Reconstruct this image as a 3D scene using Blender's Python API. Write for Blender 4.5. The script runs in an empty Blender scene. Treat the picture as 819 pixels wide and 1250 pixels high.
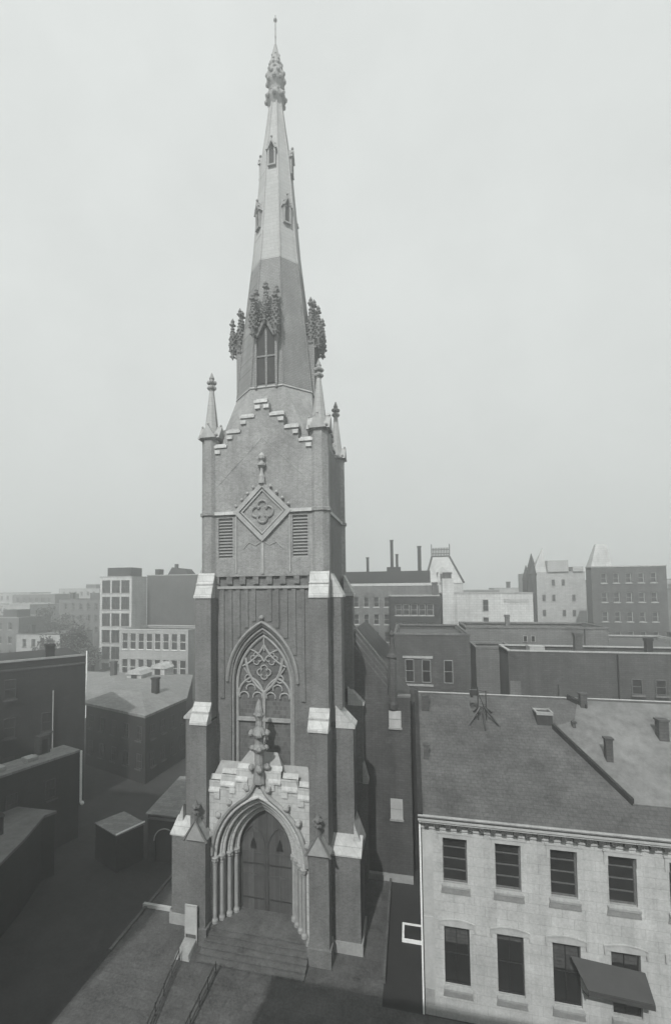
import bpy, math, random
from mathutils import Vector, Matrix
random.seed(7)
R = math.radians
S = bpy.context.scene
col = S.collection

# ------------------------------------------------------------------ camera
cam_d = bpy.data.cameras.new('camera'); cam = bpy.data.objects.new('camera', cam_d); col.objects.link(cam); S.camera = cam
cam_d.sensor_fit = 'VERTICAL'; cam_d.sensor_height = 24.0; cam_d.lens = 550 / 1250 * 24.0
cam_d.shift_x = (409.5 - 370.5) / 1250; cam_d.shift_y = (693.2 - 625) / 1250
cam_d.clip_start = 0.1; cam_d.clip_end = 6000
_p, _r, _y = .048, -.010, -.231
_f = Vector((math.sin(_y), math.cos(_y), 0)); _rt = Vector((math.cos(_y), -math.sin(_y), 0)); _up = Vector((0, 0, 1))
_f2 = _f * math.cos(_p) + _up * math.sin(_p); _u2 = -_f * math.sin(_p) + _up * math.cos(_p)
_r3 = _rt * math.cos(_r) + _u2 * math.sin(_r); _u3 = -_rt * math.sin(_r) + _u2 * math.cos(_r)
M3 = Matrix((_r3, _u3, -_f2)).transposed()
cam.matrix_world = Matrix.Translation((9.9, -30.03, 22.78)) @ M3.to_4x4()

# ------------------------------------------------------------------ sky, sun, exposure
SUN_EL, SUN_AZ = 43, 7      # azimuth: degrees to the left of straight behind the viewer's street side (-Y)
W = bpy.data.worlds.new('World'); S.world = W; W.use_nodes = True
nt = W.node_tree; nt.nodes.clear()
sky = nt.nodes.new('ShaderNodeTexSky'); sky.sky_type = 'NISHITA'; sky.sun_disc = False
sky.sun_elevation = R(SUN_EL); sky.sun_rotation = R(180 + SUN_AZ); sky.dust_density = 4.0; sky.air_density = 1.0
bw = nt.nodes.new('ShaderNodeRGBToBW'); cr = nt.nodes.new('ShaderNodeMix'); cr.data_type = 'FLOAT'
cr.inputs[0].default_value = 0.95; cr.inputs[3].default_value = 8.8
tint = nt.nodes.new('ShaderNodeVectorMath'); tint.operation = 'SCALE'; tint.inputs[0].default_value = (.965, 1.0, .985)
bg = nt.nodes.new('ShaderNodeBackground'); bg.inputs[1].default_value = 0.084
wo = nt.nodes.new('ShaderNodeOutputWorld')
nt.links.new(sky.outputs[0], bw.inputs[0]); nt.links.new(bw.outputs[0], cr.inputs[2]); wtc = nt.nodes.new('ShaderNodeTexCoord'); wn = nt.nodes.new('ShaderNodeTexNoise'); wn.inputs['Scale'].default_value = 2.6; wn.inputs['Detail'].default_value = 7; wn.inputs['Roughness'].default_value = .62
wmr = nt.nodes.new('ShaderNodeMapRange'); wmr.inputs[1].default_value = .3; wmr.inputs[2].default_value = .7; wmr.inputs[3].default_value = .93; wmr.inputs[4].default_value = 1.06
wmu = nt.nodes.new('ShaderNodeMath'); wmu.operation = 'MULTIPLY'
nt.links.new(wtc.outputs['Generated'], wn.inputs['Vector']); nt.links.new(wn.outputs[0], wmr.inputs[0]); nt.links.new(wmr.outputs[0], wmu.inputs[1]); nt.links.new(cr.outputs[0], wmu.inputs[0])
nt.links.new(wmu.outputs[0], tint.inputs['Scale'])
nt.links.new(tint.outputs[0], bg.inputs[0]); nt.links.new(bg.outputs[0], wo.inputs[0])
sd = bpy.data.lights.new('sun', 'SUN'); sd.energy = 5.0; sd.angle = R(0.6); sd.color = (1, 1, .985)
sun = bpy.data.objects.new('sun', sd); col.objects.link(sun)
sv = Vector((-math.sin(R(SUN_AZ)) * math.cos(R(SUN_EL)), -math.cos(R(SUN_AZ)) * math.cos(R(SUN_EL)), math.sin(R(SUN_EL))))
sun.rotation_euler = sv.to_track_quat('Z', 'Y').to_euler(); sun.location = (0, -60, 90)
S.view_settings.view_transform = 'Standard'; S.view_settings.look = 'None'; S.view_settings.gamma = 1
S.view_settings.exposure = 0.1
S.cycles.volume_bounces = 3; S.cycles.volume_step_rate = 1

# ------------------------------------------------------------------ materials (a grey photograph: neutral greys)
def mat(name, v, rough=.85, pat=None, bw_=.5, bh=.15, con=.25, noise=.25, nscale=.6, fine=.15, bump=.3, mortar=.02, roof=False):
    m = bpy.data.materials.new(name); m.use_nodes = True; t = m.node_tree; N = t.nodes; L = t.links
    b = N['Principled BSDF']; b.inputs['Roughness'].default_value = rough
    tc = N.new('ShaderNodeTexCoord')
    n1 = N.new('ShaderNodeTexNoise'); n1.inputs['Scale'].default_value = nscale; n1.inputs['Detail'].default_value = 6; n1.inputs['Roughness'].default_value = .65
    n2 = N.new('ShaderNodeTexNoise'); n2.inputs['Scale'].default_value = 7; n2.inputs['Detail'].default_value = 4; n2.inputs['Roughness'].default_value = .8
    L.new(tc.outputs['Object'], n1.inputs['Vector']); L.new(tc.outputs['Object'], n2.inputs['Vector'])
    def math_(op, a, bb):
        q = N.new('ShaderNodeMath'); q.operation = op
        for i, x in enumerate((a, bb)):
            if isinstance(x, (int, float)): q.inputs[i].default_value = x
            else: L.new(x, q.inputs[i])
        return q.outputs[0]
    k = math_('MULTIPLY', math_('SUBTRACT', n1.outputs[0], .5), noise * 3.2)
    k2 = math_('MULTIPLY', math_('SUBTRACT', n2.outputs[0], .5), fine * 3.2)
    mp = N.new('ShaderNodeMapping'); mp.inputs['Scale'].default_value = (1.6, 1.6, .14); L.new(tc.outputs['Object'], mp.inputs[0])
    n3 = N.new('ShaderNodeTexNoise'); n3.inputs['Scale'].default_value = 1.0; n3.inputs['Detail'].default_value = 5; n3.inputs['Roughness'].default_value = .7; L.new(mp.outputs[0], n3.inputs['Vector'])
    k3 = math_('MULTIPLY', math_('SUBTRACT', n3.outputs[0], .5), noise * 2.4)
    f = math_('ADD', math_('ADD', math_('ADD', k, k2), k3), 1.0)
    h = n2.outputs[0]
    if pat:
        sp = N.new('ShaderNodeSeparateXYZ'); L.new(tc.outputs['Object'], sp.inputs[0])
        cb = N.new('ShaderNodeCombineXYZ')
        if roof: L.new(sp.outputs[0], cb.inputs[0]); L.new(sp.outputs[1], cb.inputs[1])
        else: L.new(math_('ADD', sp.outputs[0], sp.outputs[1]), cb.inputs[0]); L.new(sp.outputs[2], cb.inputs[1])
        br = N.new('ShaderNodeTexBrick'); L.new(cb.outputs[0], br.inputs['Vector'])
        br.inputs['Scale'].default_value = 1; br.inputs['Brick Width'].default_value = bw_; br.inputs['Row Height'].default_value = bh
        br.inputs['Mortar Size'].default_value = mortar; br.inputs['Mortar Smooth'].default_value = .3
        br.inputs['Color1'].default_value = (1 - con,) * 3 + (1,); br.inputs['Color2'].default_value = (1 + con * .6,) * 3 + (1,)
        mm = .62 if pat == 'dark' else 1.35
        br.inputs['Mortar'].default_value = (mm,) * 3 + (1,)
        f = math_('MULTIPLY', f, br.outputs['Color'])
        h = math_('ADD', math_('MULTIPLY', br.outputs['Fac'], -1.2), h)
    val = math_('MAXIMUM', math_('MULTIPLY', f, v), .004)
    cc = N.new('ShaderNodeCombineColor'); 
    for i, s_ in enumerate((.985, 1.0, .985)): L.new(math_('MULTIPLY', val, s_), cc.inputs[i])
    L.new(cc.outputs[0], b.inputs['Base Color'])
    bp = N.new('ShaderNodeBump'); bp.inputs['Strength'].default_value = bump; bp.inputs['Distance'].default_value = .03
    L.new(h, bp.inputs['Height']); L.new(bp.outputs[0], b.inputs['Normal'])
    return m
M = dict(
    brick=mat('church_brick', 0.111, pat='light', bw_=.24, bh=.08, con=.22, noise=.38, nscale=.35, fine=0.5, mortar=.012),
    brickup=mat('belfry_brick', 0.180, pat='light', bw_=.24, bh=.08, con=.2, noise=.34, nscale=.4, fine=0.5, mortar=.012),  # paler copy of the church brick for the upper tower
    spire=mat('spire_brick', 0.171, pat='dark', bw_=.3, bh=.14, con=.12, noise=.3, nscale=.5, fine=0.28),
    spiretop=mat('pale_spire', .28, pat='dark', bw_=.6, bh=.3, con=.06, noise=.12, nscale=.5, fine=.1, mortar=.01),  # paler tone for the upper spire and the spirelets
    stone=mat('light_stone', 0.399, pat='dark', bw_=.9, bh=.45, con=.1, noise=.25, nscale=1.1, fine=.2, mortar=.015),
    trim=mat('weathered_stone', 0.261, noise=.28, nscale=1.4, fine=.25),
    carved=mat('carved_stone', 0.2, noise=.35, nscale=2, fine=.4, bump=.8),
    carvedk=mat('dark_carved_stone', 0.11, noise=.35, nscale=2, fine=.4, bump=.8),  # darker copy of the carved stone for canopies and pier finials
    glass=mat('leaded_glass', 0.090, rough=.6, pat='light', bw_=.3, bh=.3, con=.3, noise=.3, nscale=1.5, mortar=.02),
    dark=mat('dark_glass', .018, rough=.3, noise=.4, nscale=1), void=mat('shadowed_opening', .03, rough=1),
    stonep=mat('plain_light_stone', 0.399, noise=.3, nscale=1.6, fine=.3),
    louvre=mat('louvre_boards', 0.2, noise=.15),
    wood=mat('oak_door', 0.068, pat='dark', bw_=.22, bh=6, con=.3, noise=.35, nscale=1.3, fine=.25, mortar=.015),
    iron=mat('iron', .03, rough=.5),
    slate=mat('roof_slate', 0.068, pat='dark', bw_=.35, bh=.22, con=.1, noise=.5, nscale=.4, fine=0.5, mortar=.015, roof=True),
    slate2=mat('roof_slate_pale', 0.19, pat='dark', bw_=.5, bh=.3, con=.25, noise=.25, nscale=.5, fine=.2, roof=True),
    tar=mat('tar_roof', .06, noise=.4, nscale=.3, fine=.3),
    tin=mat('tin_roof', 0.119, noise=.6, nscale=.3, fine=.2),
    pave=mat('pavement', 0.068, pat='dark', bw_=.9, bh=.6, con=.12, noise=.5, nscale=.5, fine=.8, mortar=.012, roof=True),
    step=mat('step_stone', 0.085, noise=.5, nscale=.9, fine=.8, bump=.5),
    ground=mat('ground', 0.019, noise=.9, nscale=.35, fine=1.0),  # near black; part of the left yard's shade is in this colour
    asph=mat('asphalt', 0.018, noise=.4, nscale=.25, fine=.3),
    ashlar=mat('pale_ashlar', .395, pat='dark', bw_=1.05, bh=.5, con=.06, noise=.3, nscale=.55, fine=.3, mortar=.009),
    ashlart=mat('ashlar_trim', .37, noise=.2, nscale=1.0, fine=.15),
    white=mat('white_paint', .8, noise=.1),
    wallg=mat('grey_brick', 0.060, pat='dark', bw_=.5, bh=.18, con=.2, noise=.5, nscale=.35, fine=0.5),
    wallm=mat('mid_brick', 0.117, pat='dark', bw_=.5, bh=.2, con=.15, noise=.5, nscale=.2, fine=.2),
    walld=mat('dark_brick', 0.013, pat='dark', bw_=.5, bh=.2, con=.3, noise=.8, nscale=.4, fine=.9),  # kept very dark so the left yard walls carry shade in their colour
    wallw=mat('white_washed_brick', 0.378, pat='dark', bw_=.8, bh=.4, con=.08, noise=.4, nscale=.15, fine=.1),
    wallp=mat('pale_brick', .3, pat='dark', bw_=.8, bh=.3, con=.12, noise=.25, nscale=.2, fine=.2),
    canvas=mat('awning_canvas', 0.04, noise=.2, nscale=2),
    leaf=mat('foliage', 0.03, noise=.5, nscale=1.5, fine=.4),
    bark=mat('bark', .08, noise=.4, nscale=3),
)

# ------------------------------------------------------------------ helpers
class MB:
    def __init__(s): s.v = []; s.f = []; s.x = None
    def P(s, *p):
        p = Vector(p)
        if s.x: p = s.x(p)
        s.v.append(tuple(p)); return len(s.v) - 1
    def poly(s, *pts): s.f.append([s.P(*p) for p in pts])
    def box(s, x0, x1, y0, y1, z0, z1, skip=''):
        a = [s.P(x, y, z) for z in (z0, z1) for x, y in ((x0, y0), (x1, y0), (x1, y1), (x0, y1))]
        F = dict(b=(3, 2, 1, 0), t=(4, 5, 6, 7), f=(0, 1, 5, 4), r=(1, 2, 6, 5), k=(2, 3, 7, 6), l=(3, 0, 4, 7))
        for k, q in F.items():
            if k not in skip: s.f.append([a[i] for i in q])
        return s
    def prism(s, base, top):     # two loops, same count
        n = len(base); a = [s.P(*p) for p in base]; b = [s.P(*p) for p in top]
        for i in range(n): s.f.append([a[i], a[(i + 1) % n], b[(i + 1) % n], b[i]])
        s.f.append(a[::-1]); s.f.append(b); return s
    def ext(s, poly, z0, z1): return s.prism([(x, y, z0) for x, y in poly], [(x, y, z1) for x, y in poly])
    def extY(s, poly, y0, y1): return s.prism([(x, y0, z) for x, z in poly], [(x, y1, z) for x, z in poly])
    def lathe(s, cx, cy, prof, n=8, rot=None, k=1.0):   # prof [(r,z)]
        if rot is None: rot = math.pi / n
        rows = []
        for r, z in prof:
            rows.append([s.P(cx + k * r * math.cos(rot + 2 * math.pi * i / n), cy + k * r * math.sin(rot + 2 * math.pi * i / n), z) for i in range(n)])
        for a, b in zip(rows, rows[1:]):
            for i in range(n): s.f.append([a[i], a[(i + 1) % n], b[(i + 1) % n], b[i]])
        s.f.append(rows[0][::-1]); s.f.append(rows[-1]); return s
    def tube(s, pts, r, n=6, r1=None):
        pts = [Vector(p) for p in pts]; rows = []
        for i, p in enumerate(pts):
            d = (pts[min(i + 1, len(pts) - 1)] - pts[max(i - 1, 0)]).normalized()
            u = d.cross(Vector((0, 1, 0) if abs(d.y) < .9 else (1, 0, 0))).normalized(); w = d.cross(u)
            rr = r if r1 is None else r + (r1 - r) * i / (len(pts) - 1)
            rows.append([s.P(*(p + u * rr * math.cos(2 * math.pi * k / n + .4) + w * rr * math.sin(2 * math.pi * k / n + .4))) for k in range(n)])
        for a, b in zip(rows, rows[1:]):
            for i in range(n): s.f.append([a[i], a[(i + 1) % n], b[(i + 1) % n], b[i]])
        s.f.append(rows[0][::-1]); s.f.append(rows[-1]); return s
    def blob(s, x, y, z, r, sz=1.0):
        s.lathe(x, y, [(r * .3, z - r * sz), (r * .85, z - r * .5 * sz), (r, z), (r * .7, z + r * .6 * sz), (r * .1, z + r * sz)], n=6, rot=random.random())
        return s
    def build(s, name, m, parent=None, loc=None, kind=None, smooth=False):
        me = bpy.data.meshes.new(name); me.from_pydata(s.v, [], s.f); me.update()
        import bmesh
        b = bmesh.new(); b.from_mesh(me); bmesh.ops.recalc_face_normals(b, faces=b.faces); b.to_mesh(me); b.free()
        me.materials.append(m if not isinstance(m, str) else M[m])
        if smooth:
            for p in me.polygons: p.use_smooth = True
        o = bpy.data.objects.new(name, me); col.objects.link(o)
        if parent: o.parent = parent
        if loc: o.location = loc
        if kind: o['kind'] = kind
        return o
def thing(name, label, cat, loc=(0, 0, 0), rz=0, group=None):
    o = bpy.data.objects.new(name, None); col.objects.link(o); o.location = loc; o.rotation_euler = (0, 0, rz)
    o['label'] = label; o['category'] = cat
    if group: o['group'] = group
    return o
def tag(o, label, cat, group=None):
    o['label'] = label; o['category'] = cat
    if group: o['group'] = group
    return o
def linkcopy(o, parent, loc, rz=0):
    c = o.copy(); col.objects.link(c); c.parent = parent; c.location = loc; c.rotation_euler = (0, 0, rz)
    for ch in list(o.children):
        d = ch.copy(); col.objects.link(d); d.parent = c
    return c
def archz(x, h, zs, rise):
    x = min(abs(x), h); Rr = (h * h + rise * rise) / (2 * h)
    return zs + math.sqrt(max(0, Rr * Rr - (x - (h - Rr)) ** 2))
def archpts(cx, h, z0, zs, rise, n=12, legs=True):
    Rr = (h * h + rise * rise) / (2 * h); a1 = math.asin(min(1, rise / Rr)); out = []
    for i in range(n + 1):
        a = a1 * i / n; out.append((cx + (h - Rr) + Rr * math.cos(a), zs + Rr * math.sin(a)))
    right = out; left = [(2 * cx - x, z) for x, z in reversed(out[:-1])]
    pts = right + left
    if legs: pts = [(cx + h, z0)] + pts + [(cx - h, z0)]
    return pts
def ring(mb, A, ya, B, yb):
    a = [mb.P(x, ya, z) for x, z in A]; b = [mb.P(x, yb, z) for x, z in B]
    for i in range(len(a) - 1): mb.f.append([a[i], a[i + 1], b[i + 1], b[i]])
def wall_holes(mb, x0, x1, z0, z1, holes, y=0.0, dep=.25):
    """front wall in the XZ plane with rectangular openings and their reveals"""
    xs = sorted(set([x0, x1] + [h[0] for h in holes] + [h[1] for h in holes])); zs = sorted(set([z0, z1] + [h[2] for h in holes] + [h[3] for h in holes]))
    for a, b in zip(xs, xs[1:]):
        for c, d in zip(zs, zs[1:]):
            mx, mz = (a + b) / 2, (c + d) / 2
            if any(h[0] < mx < h[1] and h[2] < mz < h[3] for h in holes): continue
            mb.poly((a, y, c), (b, y, c), (b, y, d), (a, y, d))
    for (a, b, c, d) in holes:
        mb.poly((a, y, c), (b, y, c), (b, y + dep, c), (a, y + dep, c)); mb.poly((a, y, d), (b, y, d), (b, y + dep, d), (a, y + dep, d))
        mb.poly((a, y, c), (a, y + dep, c), (a, y + dep, d), (a, y, d)); mb.poly((b, y, c), (b, y + dep, c), (b, y + dep, d), (b, y, d))
def window(parent, w, h, loc, bars=(1, 1), fm='trim', gm='dark', rz=0, thick=.05, sill=None, sm='trim'):
    """frame with glazing bars, pane as its child"""
    f = MB(); t = thick
    f.box(-w/2, w/2, -.04, .06, 0, t); f.box(-w/2, w/2, -.04, .06, h - t, h); f.box(-w/2, -w/2 + t, -.04, .06, t, h - t); f.box(w/2 - t, w/2, -.04, .06, t, h - t)
    for i in range(1, bars[0]): x = -w/2 + w * i / bars[0]; f.box(x - t*.35, x + t*.35, -.02, .04, t, h - t)
    for i in range(1, bars[1]): z = h * i / bars[1]; f.box(-w/2 + t, w/2 - t, -.03, .05, z - t*.4, z + t*.4)
    o = f.build('window', fm, parent, loc); o.rotation_euler = (0, 0, rz)
    p = MB(); p.box(-w/2 + t*.5, w/2 - t*.5, .045, .058, t*.5, h - t*.5); p.build('pane', gm, o)
    if sill == 'far': p = MB(); p.box(-w/2 - .12, w/2 + .12, -.3, -.19, -.16, 0); p.build('sill', sm, o)
    if sill == 'near':
        q = MB(); q.prism([(-.72, -.40, -.2), (.72, -.40, -.2), (.72, -.14, -.2), (-.72, -.14, -.2)], [(-.72, -.40, -.08), (.72, -.40, -.08), (.72, -.12, .01), (-.72, -.12, .01)])
        q.prism([(-.76, -.28, -.55), (.76, -.28, -.55), (.76, -.243, -.55), (-.76, -.243, -.55)], [(-.7, -.36, -.2), (.7, -.36, -.2), (.7, -.243, -.2), (-.7, -.243, -.2)]); q.build('sill', sm, o)
    return o

# ------------------------------------------------------------------ the setting
g = MB(); g.box(-325, 325, -85, 325, -.5, 0); g.build('ground', 'ground', kind='structure')
r = MB(); r.box(-60, 60, -27.5, -10.5, -.3, .004); r.build('road', 'asph', kind='structure')
p = MB(); p.box(-8.95, 60, -10.5, -4.1, .0, .02, skip='b'); p.box(-8.95, -4.9, -4.1, 30, .0, .02, skip='b'); p.box(-4.9, 7.95, -4.1, 7, .0, .02, skip='b')
p.build('pavement', 'pave', kind='structure')
k = MB(); k.box(-60, 60, -10.65, -10.5, 0, .12); k.build('kerb', 'trim', kind='structure')
k = MB(); k.box(-9.15, -8.95, -4, 30, 0, .14); k.build('kerb', 'step', kind='structure')
y_ = MB(); y_.box(7.95, 10.18, -4.1, 6.9, 0, .008, skip='b'); y_.build('yard', 'asph', kind='structure')

# ------------------------------------------------------------------ CHURCH
ch = thing('church', 'tall brick church with a slender crocketed spire over a pointed stone portal', 'church')
Y1 = 7.9     # back of the tower
# tower walls, lower stage, with the arched window opening
def arch_wall(mb, xl, xr, z0, zt, y, cx, h, zo, zs, rise, n=24, ztf=None):
    xs = sorted(set([xl, xr, cx - h, cx + h] + [cx - h + 2 * h * i / n for i in range(n + 1)]))
    T = ztf or (lambda x: zt)
    for a, b in zip(xs, xs[1:]):
        m_ = (a + b) / 2
        if abs(m_ - cx) < h:
            za, zb = archz(a - cx, h, zs, rise), archz(b - cx, h, zs, rise)
            if zo > z0: mb.poly((a, y, z0), (b, y, z0), (b, y, zo), (a, y, zo))
            mb.poly((a, y, za), (b, y, zb), (b, y, T(m_)), (a, y, T(m_)))
        else: mb.poly((a, y, z0), (b, y, z0), (b, y, T(m_)), (a, y, T(m_)))
w = MB()
WX = -.17
arch_wall(w, -4.4, 4.4, 9.0, 23.7, 0, WX, 2.3, 10.2, 16.4, 3.9)
w.poly((-4.4, 0, 0), (-2.3, 0, 0), (-2.3, 0, 9), (-4.4, 0, 9)); w.poly((2.0, 0, 0), (4.4, 0, 0), (4.4, 0, 9), (2.0, 0, 9))
w.poly((-2.3, 0, 8.3), (2.0, 0, 8.3), (2.0, 0, 9), (-2.3, 0, 9))
for X in (-4.4, 4.4): w.poly((X, 0, 0), (X, Y1, 0), (X, Y1, 33), (X, 0, 33))
w.poly((-4.4, Y1, 0), (4.4, Y1, 0), (4.4, Y1, 33), (-4.4, Y1, 33))
A = archpts(WX, 2.3, 10.2, 16.4, 3.9); B = archpts(WX, 2.1, 10.2, 16.2, 3.6)
ring(w, A, 0, A, .18); ring(w, A, .18, B, .182); ring(w, B, .182, B, .55)
w.poly((-2.5, 0, 10.2), (2.2, 0, 10.2), (2.2, .55, 10.5), (-2.5, .55, 10.5))
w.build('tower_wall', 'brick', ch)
# hood mould, inner roll, blind panels
hm = MB()
for hh, zs, ri, yy, rr in ((2.55, 16.4, 4.15, -.06, .12), (2.2, 16.3, 3.75, .12, .08)):
    hm.tube([(x, yy, z) for x, z in archpts(WX, hh, 12 if hh > 2.5 else 10.4, zs, ri, legs=hh < 2.5)], rr)
hm.blob(WX, -.1, 20.85, .2)
hm.build('hood_mould', 'carved', ch)
bpn = MB()
for i, x in enumerate([-3.1, -2.5, -1.9, -1.3, -.75, .4, .95, 1.55, 2.15, 2.75]):
    z0 = max(archz(x - WX, 2.6, 16.4, 4.2) + .35, 17.2) if abs(x - WX) < 2.6 else 15.2
    bpn.box(x - .15, x + .15, -.1, .0, z0, 22.86)
bpn.build('blind_panelling', 'brick', ch)
gl = MB(); gl.box(WX - 2.15, WX + 2.15, .5, .56, 10.3, 19.9); gl_o = gl.build('west_window', 'glass', ch)
tr = MB(); yy = .42
tr.tube([(x, yy, z) for x, z in archpts(WX, 1.98, 10.4, 16.1, 3.45)], .11)
tr.tube([(WX, yy, 10.4), (WX, yy, 15.6)], .12)
tr.box(WX - 1.95, WX + 1.95, .3, .5, 13.62, 13.86)
def arcXZ(x0, z0, x1, z1, bul, n=8):
    out = []
    for i in range(n + 1):
        t = i / n; nx, nz = -(z1 - z0), (x1 - x0); b = bul * 4 * t * (1 - t)
        out.append((x0 + (x1 - x0) * t + nx * b, yy, z0 + (z1 - z0) * t + nz * b))
    return out
tr.tube(arcXZ(WX, 15.6, WX + 1.35, 18.0, -.12), .1); tr.tube(arcXZ(WX, 15.6, WX - 1.35, 18.0, .12), .1)
for s_ in (-1, 1):
    cx = WX + s_ * .98
    tr.tube([(x, yy, z) for x, z in archpts(cx, .92, 0, 15.3, 1.3, legs=False)], .085)
    for ox, oz in ((-.5, 15.3), (.5, 15.3), (0, 15.85)):
        tr.tube([(cx + ox + .34 * math.cos(a), yy, oz + .3 * math.sin(a)) for a in [math.pi * (-.1 + 1.2 * i / 8) for i in range(9)]], .055, n=5)
    tr.tube([(WX + s_ * .98, yy, 16.6), (WX + s_ * 1.5, yy, 17.3)], .06)
    [tr.tube([(WX + s_ * .56 + .23 * math.cos(b) + .2 * math.cos(a), yy, 17.95 + .23 * math.sin(b) + .2 * math.sin(a)) for a in [b - 2.2 + 4.4 * i / 7 for i in range(8)]], .05, n=5) for b in (.0, 1.57, 3.14, 4.71)]
    tr.tube(arcXZ(WX + s_ * .02, 18.9, WX + s_ * 1.6, 17.4, -s_ * .1), .07)
    tr.tube(arcXZ(WX, 17.75, WX + s_ * 1.05, 18.6, s_ * .1), .06)
    tr.tube([(WX + s_ * 1.15 + .26 * math.cos(a), yy, 16.55 + .26 * math.sin(a)) for a in [2 * math.pi * i / 12 for i in range(13)]], .06)
[tr.tube([(WX + .26 * math.cos(b) + .24 * math.cos(a), yy, 17.0 + .26 * math.sin(b) + .24 * math.sin(a)) for a in [b - 2.2 + 4.4 * i / 7 for i in range(8)]], .055, n=5) for b in (0, 1.57, 3.14, 4.71)]
tr.tube([(WX, yy, 18.5), (WX, yy, 19.5)], .06)
tr.build('tracery', 'trim', gl_o)
# string and corbel table
sc = MB(); sc.box(-3.9, 3.9, -.16, -.005, 22.88, 23.06)
sc.build('string_course', 'trim', ch)
cb = MB(); x = -3.7
while x < 3.6:
    cb.box(x, x + .42, -.19, -.004, 23.2, 23.74); x += .98
cb.build('corbel_table', 'brick', ch)
# belfry stage
YB = -.22
u = MB()
dia = (0, 28.25)
holes = [(-3.3, -2.25, 25.0, 27.9), (2.15, 3.2, 25.0, 27.9)]
steps_z = [(.52, 36.0), (1.58, 35.0), (2.62, 34.0), (3.55, 33.0)]
def stepz(x):
    for a, z in steps_z:
        if abs(x) < a: return z
    return 32.6
xs_ = sorted([-4.4, 4.4] + [s_ * a for a, z in steps_z for s_ in (-1, 1)] + [h[0] for h in holes] + [h[1] for h in holes])
for a, b in zip(xs_, xs_[1:]):
    m_ = (a + b) / 2; hh = [h for h in holes if h[0] < m_ < h[1]]; zt = stepz(m_)
    if hh:
        u.poly((a, YB, 23.74), (b, YB, 23.74), (b, YB, hh[0][2]), (a, YB, hh[0][2])); u.poly((a, YB, hh[0][3]), (b, YB, hh[0][3]), (b, YB, zt), (a, YB, zt))
    else: u.poly((a, YB, 23.74), (b, YB, 23.74), (b, YB, zt), (a, YB, zt))
for (a, b, c, d) in holes:
    e = YB + .35
    u.poly((a, YB, c), (b, YB, c), (b, e, c), (a, e, c)); u.poly((a, YB, d), (b, YB, d), (b, e, d), (a, e, d)); u.poly((a, YB, c), (a, e, c), (a, e, d), (a, YB, d)); u.poly((b, YB, c), (b, e, c), (b, e, d), (b, YB, d))
def parapet(mb, front=True):
    px = 0.0
    for a, z in steps_z:
        for s_ in (-1, 1):
            x0, x1 = sorted((s_ * px, s_ * a)); mb.box(x0, x1, YB, YB + .45, 32.6, z, skip='b' if front else 'bf')
        px = a
parapet(u, False)
u.poly((-4.4, YB, 23.74), (4.4, YB, 23.74), (4.4, 0, 23.74), (-4.4, 0, 23.74))
for X in (-4.4, 4.4): u.poly((X, YB, 23.74), (X, -.002, 23.74), (X, -.002, 32.6), (X, YB, 32.6))
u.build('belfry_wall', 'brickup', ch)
# the three other stepped parapets
def rot4(i, c=(0, 3.84)):
    a = i * math.pi / 2; ca, sa = math.cos(a), math.sin(a)
    def f(p):
        x, y = p.x - c[0], p.y - c[1]
        return Vector((c[0] + x * ca - y * sa, c[1] + x * sa + y * ca, p.z))
    return f
for i in (1, 2, 3):
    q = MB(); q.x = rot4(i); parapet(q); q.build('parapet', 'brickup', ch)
for i in range(4):
    q = MB(); q.x = rot4(i)
    for s_ in (-1, 1):
        px = 0
        for j, (a, z) in enumerate(steps_z):
            if j == 0:
                if s_ == 1: q.box(-.58, .4, YB - .1, YB + .52, z, z + .2); q.box(-.4, .4, YB - .02, YB + .4, z + .2, z + .3)
            else:
                x0, x1 = sorted((s_ * (px + .04), s_ * (a + .06)))
                mid = (x0 + x1) / 2
                c0, c1 = (x0, x1)
                q.box(c0, c1, YB - .1, YB + .52, z, z + .2); q.box(c0 + .1, c1 - .1, YB - .03, YB + .42, z + .2, z + .29)
            bx = s_ * (a - .2) + .0
            q.box(bx - .2, bx + .2, YB - .13, YB - .004, z - .42, z - .16)
            px = a
    q.build('parapet_coping', 'stone', ch)
# faint gable string on the belfry face
q = MB()
for s_ in (-1, 1): q.tube([(0, YB + .02, 33.5), (s_ * 3.4, YB + .02, 30.2)], .05, n=4)
q.build('gable_moulding', 'brickup', ch)
# louvres
for (a, b, c, d) in holes:
    q = MB(); z = c
    while z < d - .05:
        q.prism([(a, YB + .03, z), (b, YB + .03, z), (b, YB + .06, z + .03), (a, YB + .06, z + .03)], [(a, YB + .28, z + .2), (b, YB + .28, z + .2), (b, YB + .3, z + .23), (a, YB + .3, z + .23)]); z += .22
    lo = q.build('louvre', 'louvre', ch)
    q = MB(); q.box(a, b, YB + .16, YB + .2, c, d); q.build('backing', 'brickup', lo)
# string round the belfry, broken by the diamond
for a in ((-3.6, -1.95, YB - .17, YB - .003, 28.12, 28.36), (1.95, 3.6, YB - .17, YB - .003, 28.12, 28.36), (-4.56, -4.4, .8, 7, 28.12, 28.36), (4.4, 4.56, .8, 7, 28.12, 28.36)):
    q = MB(); q.box(*a); q.build('string_course', 'stone', ch)
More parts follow.
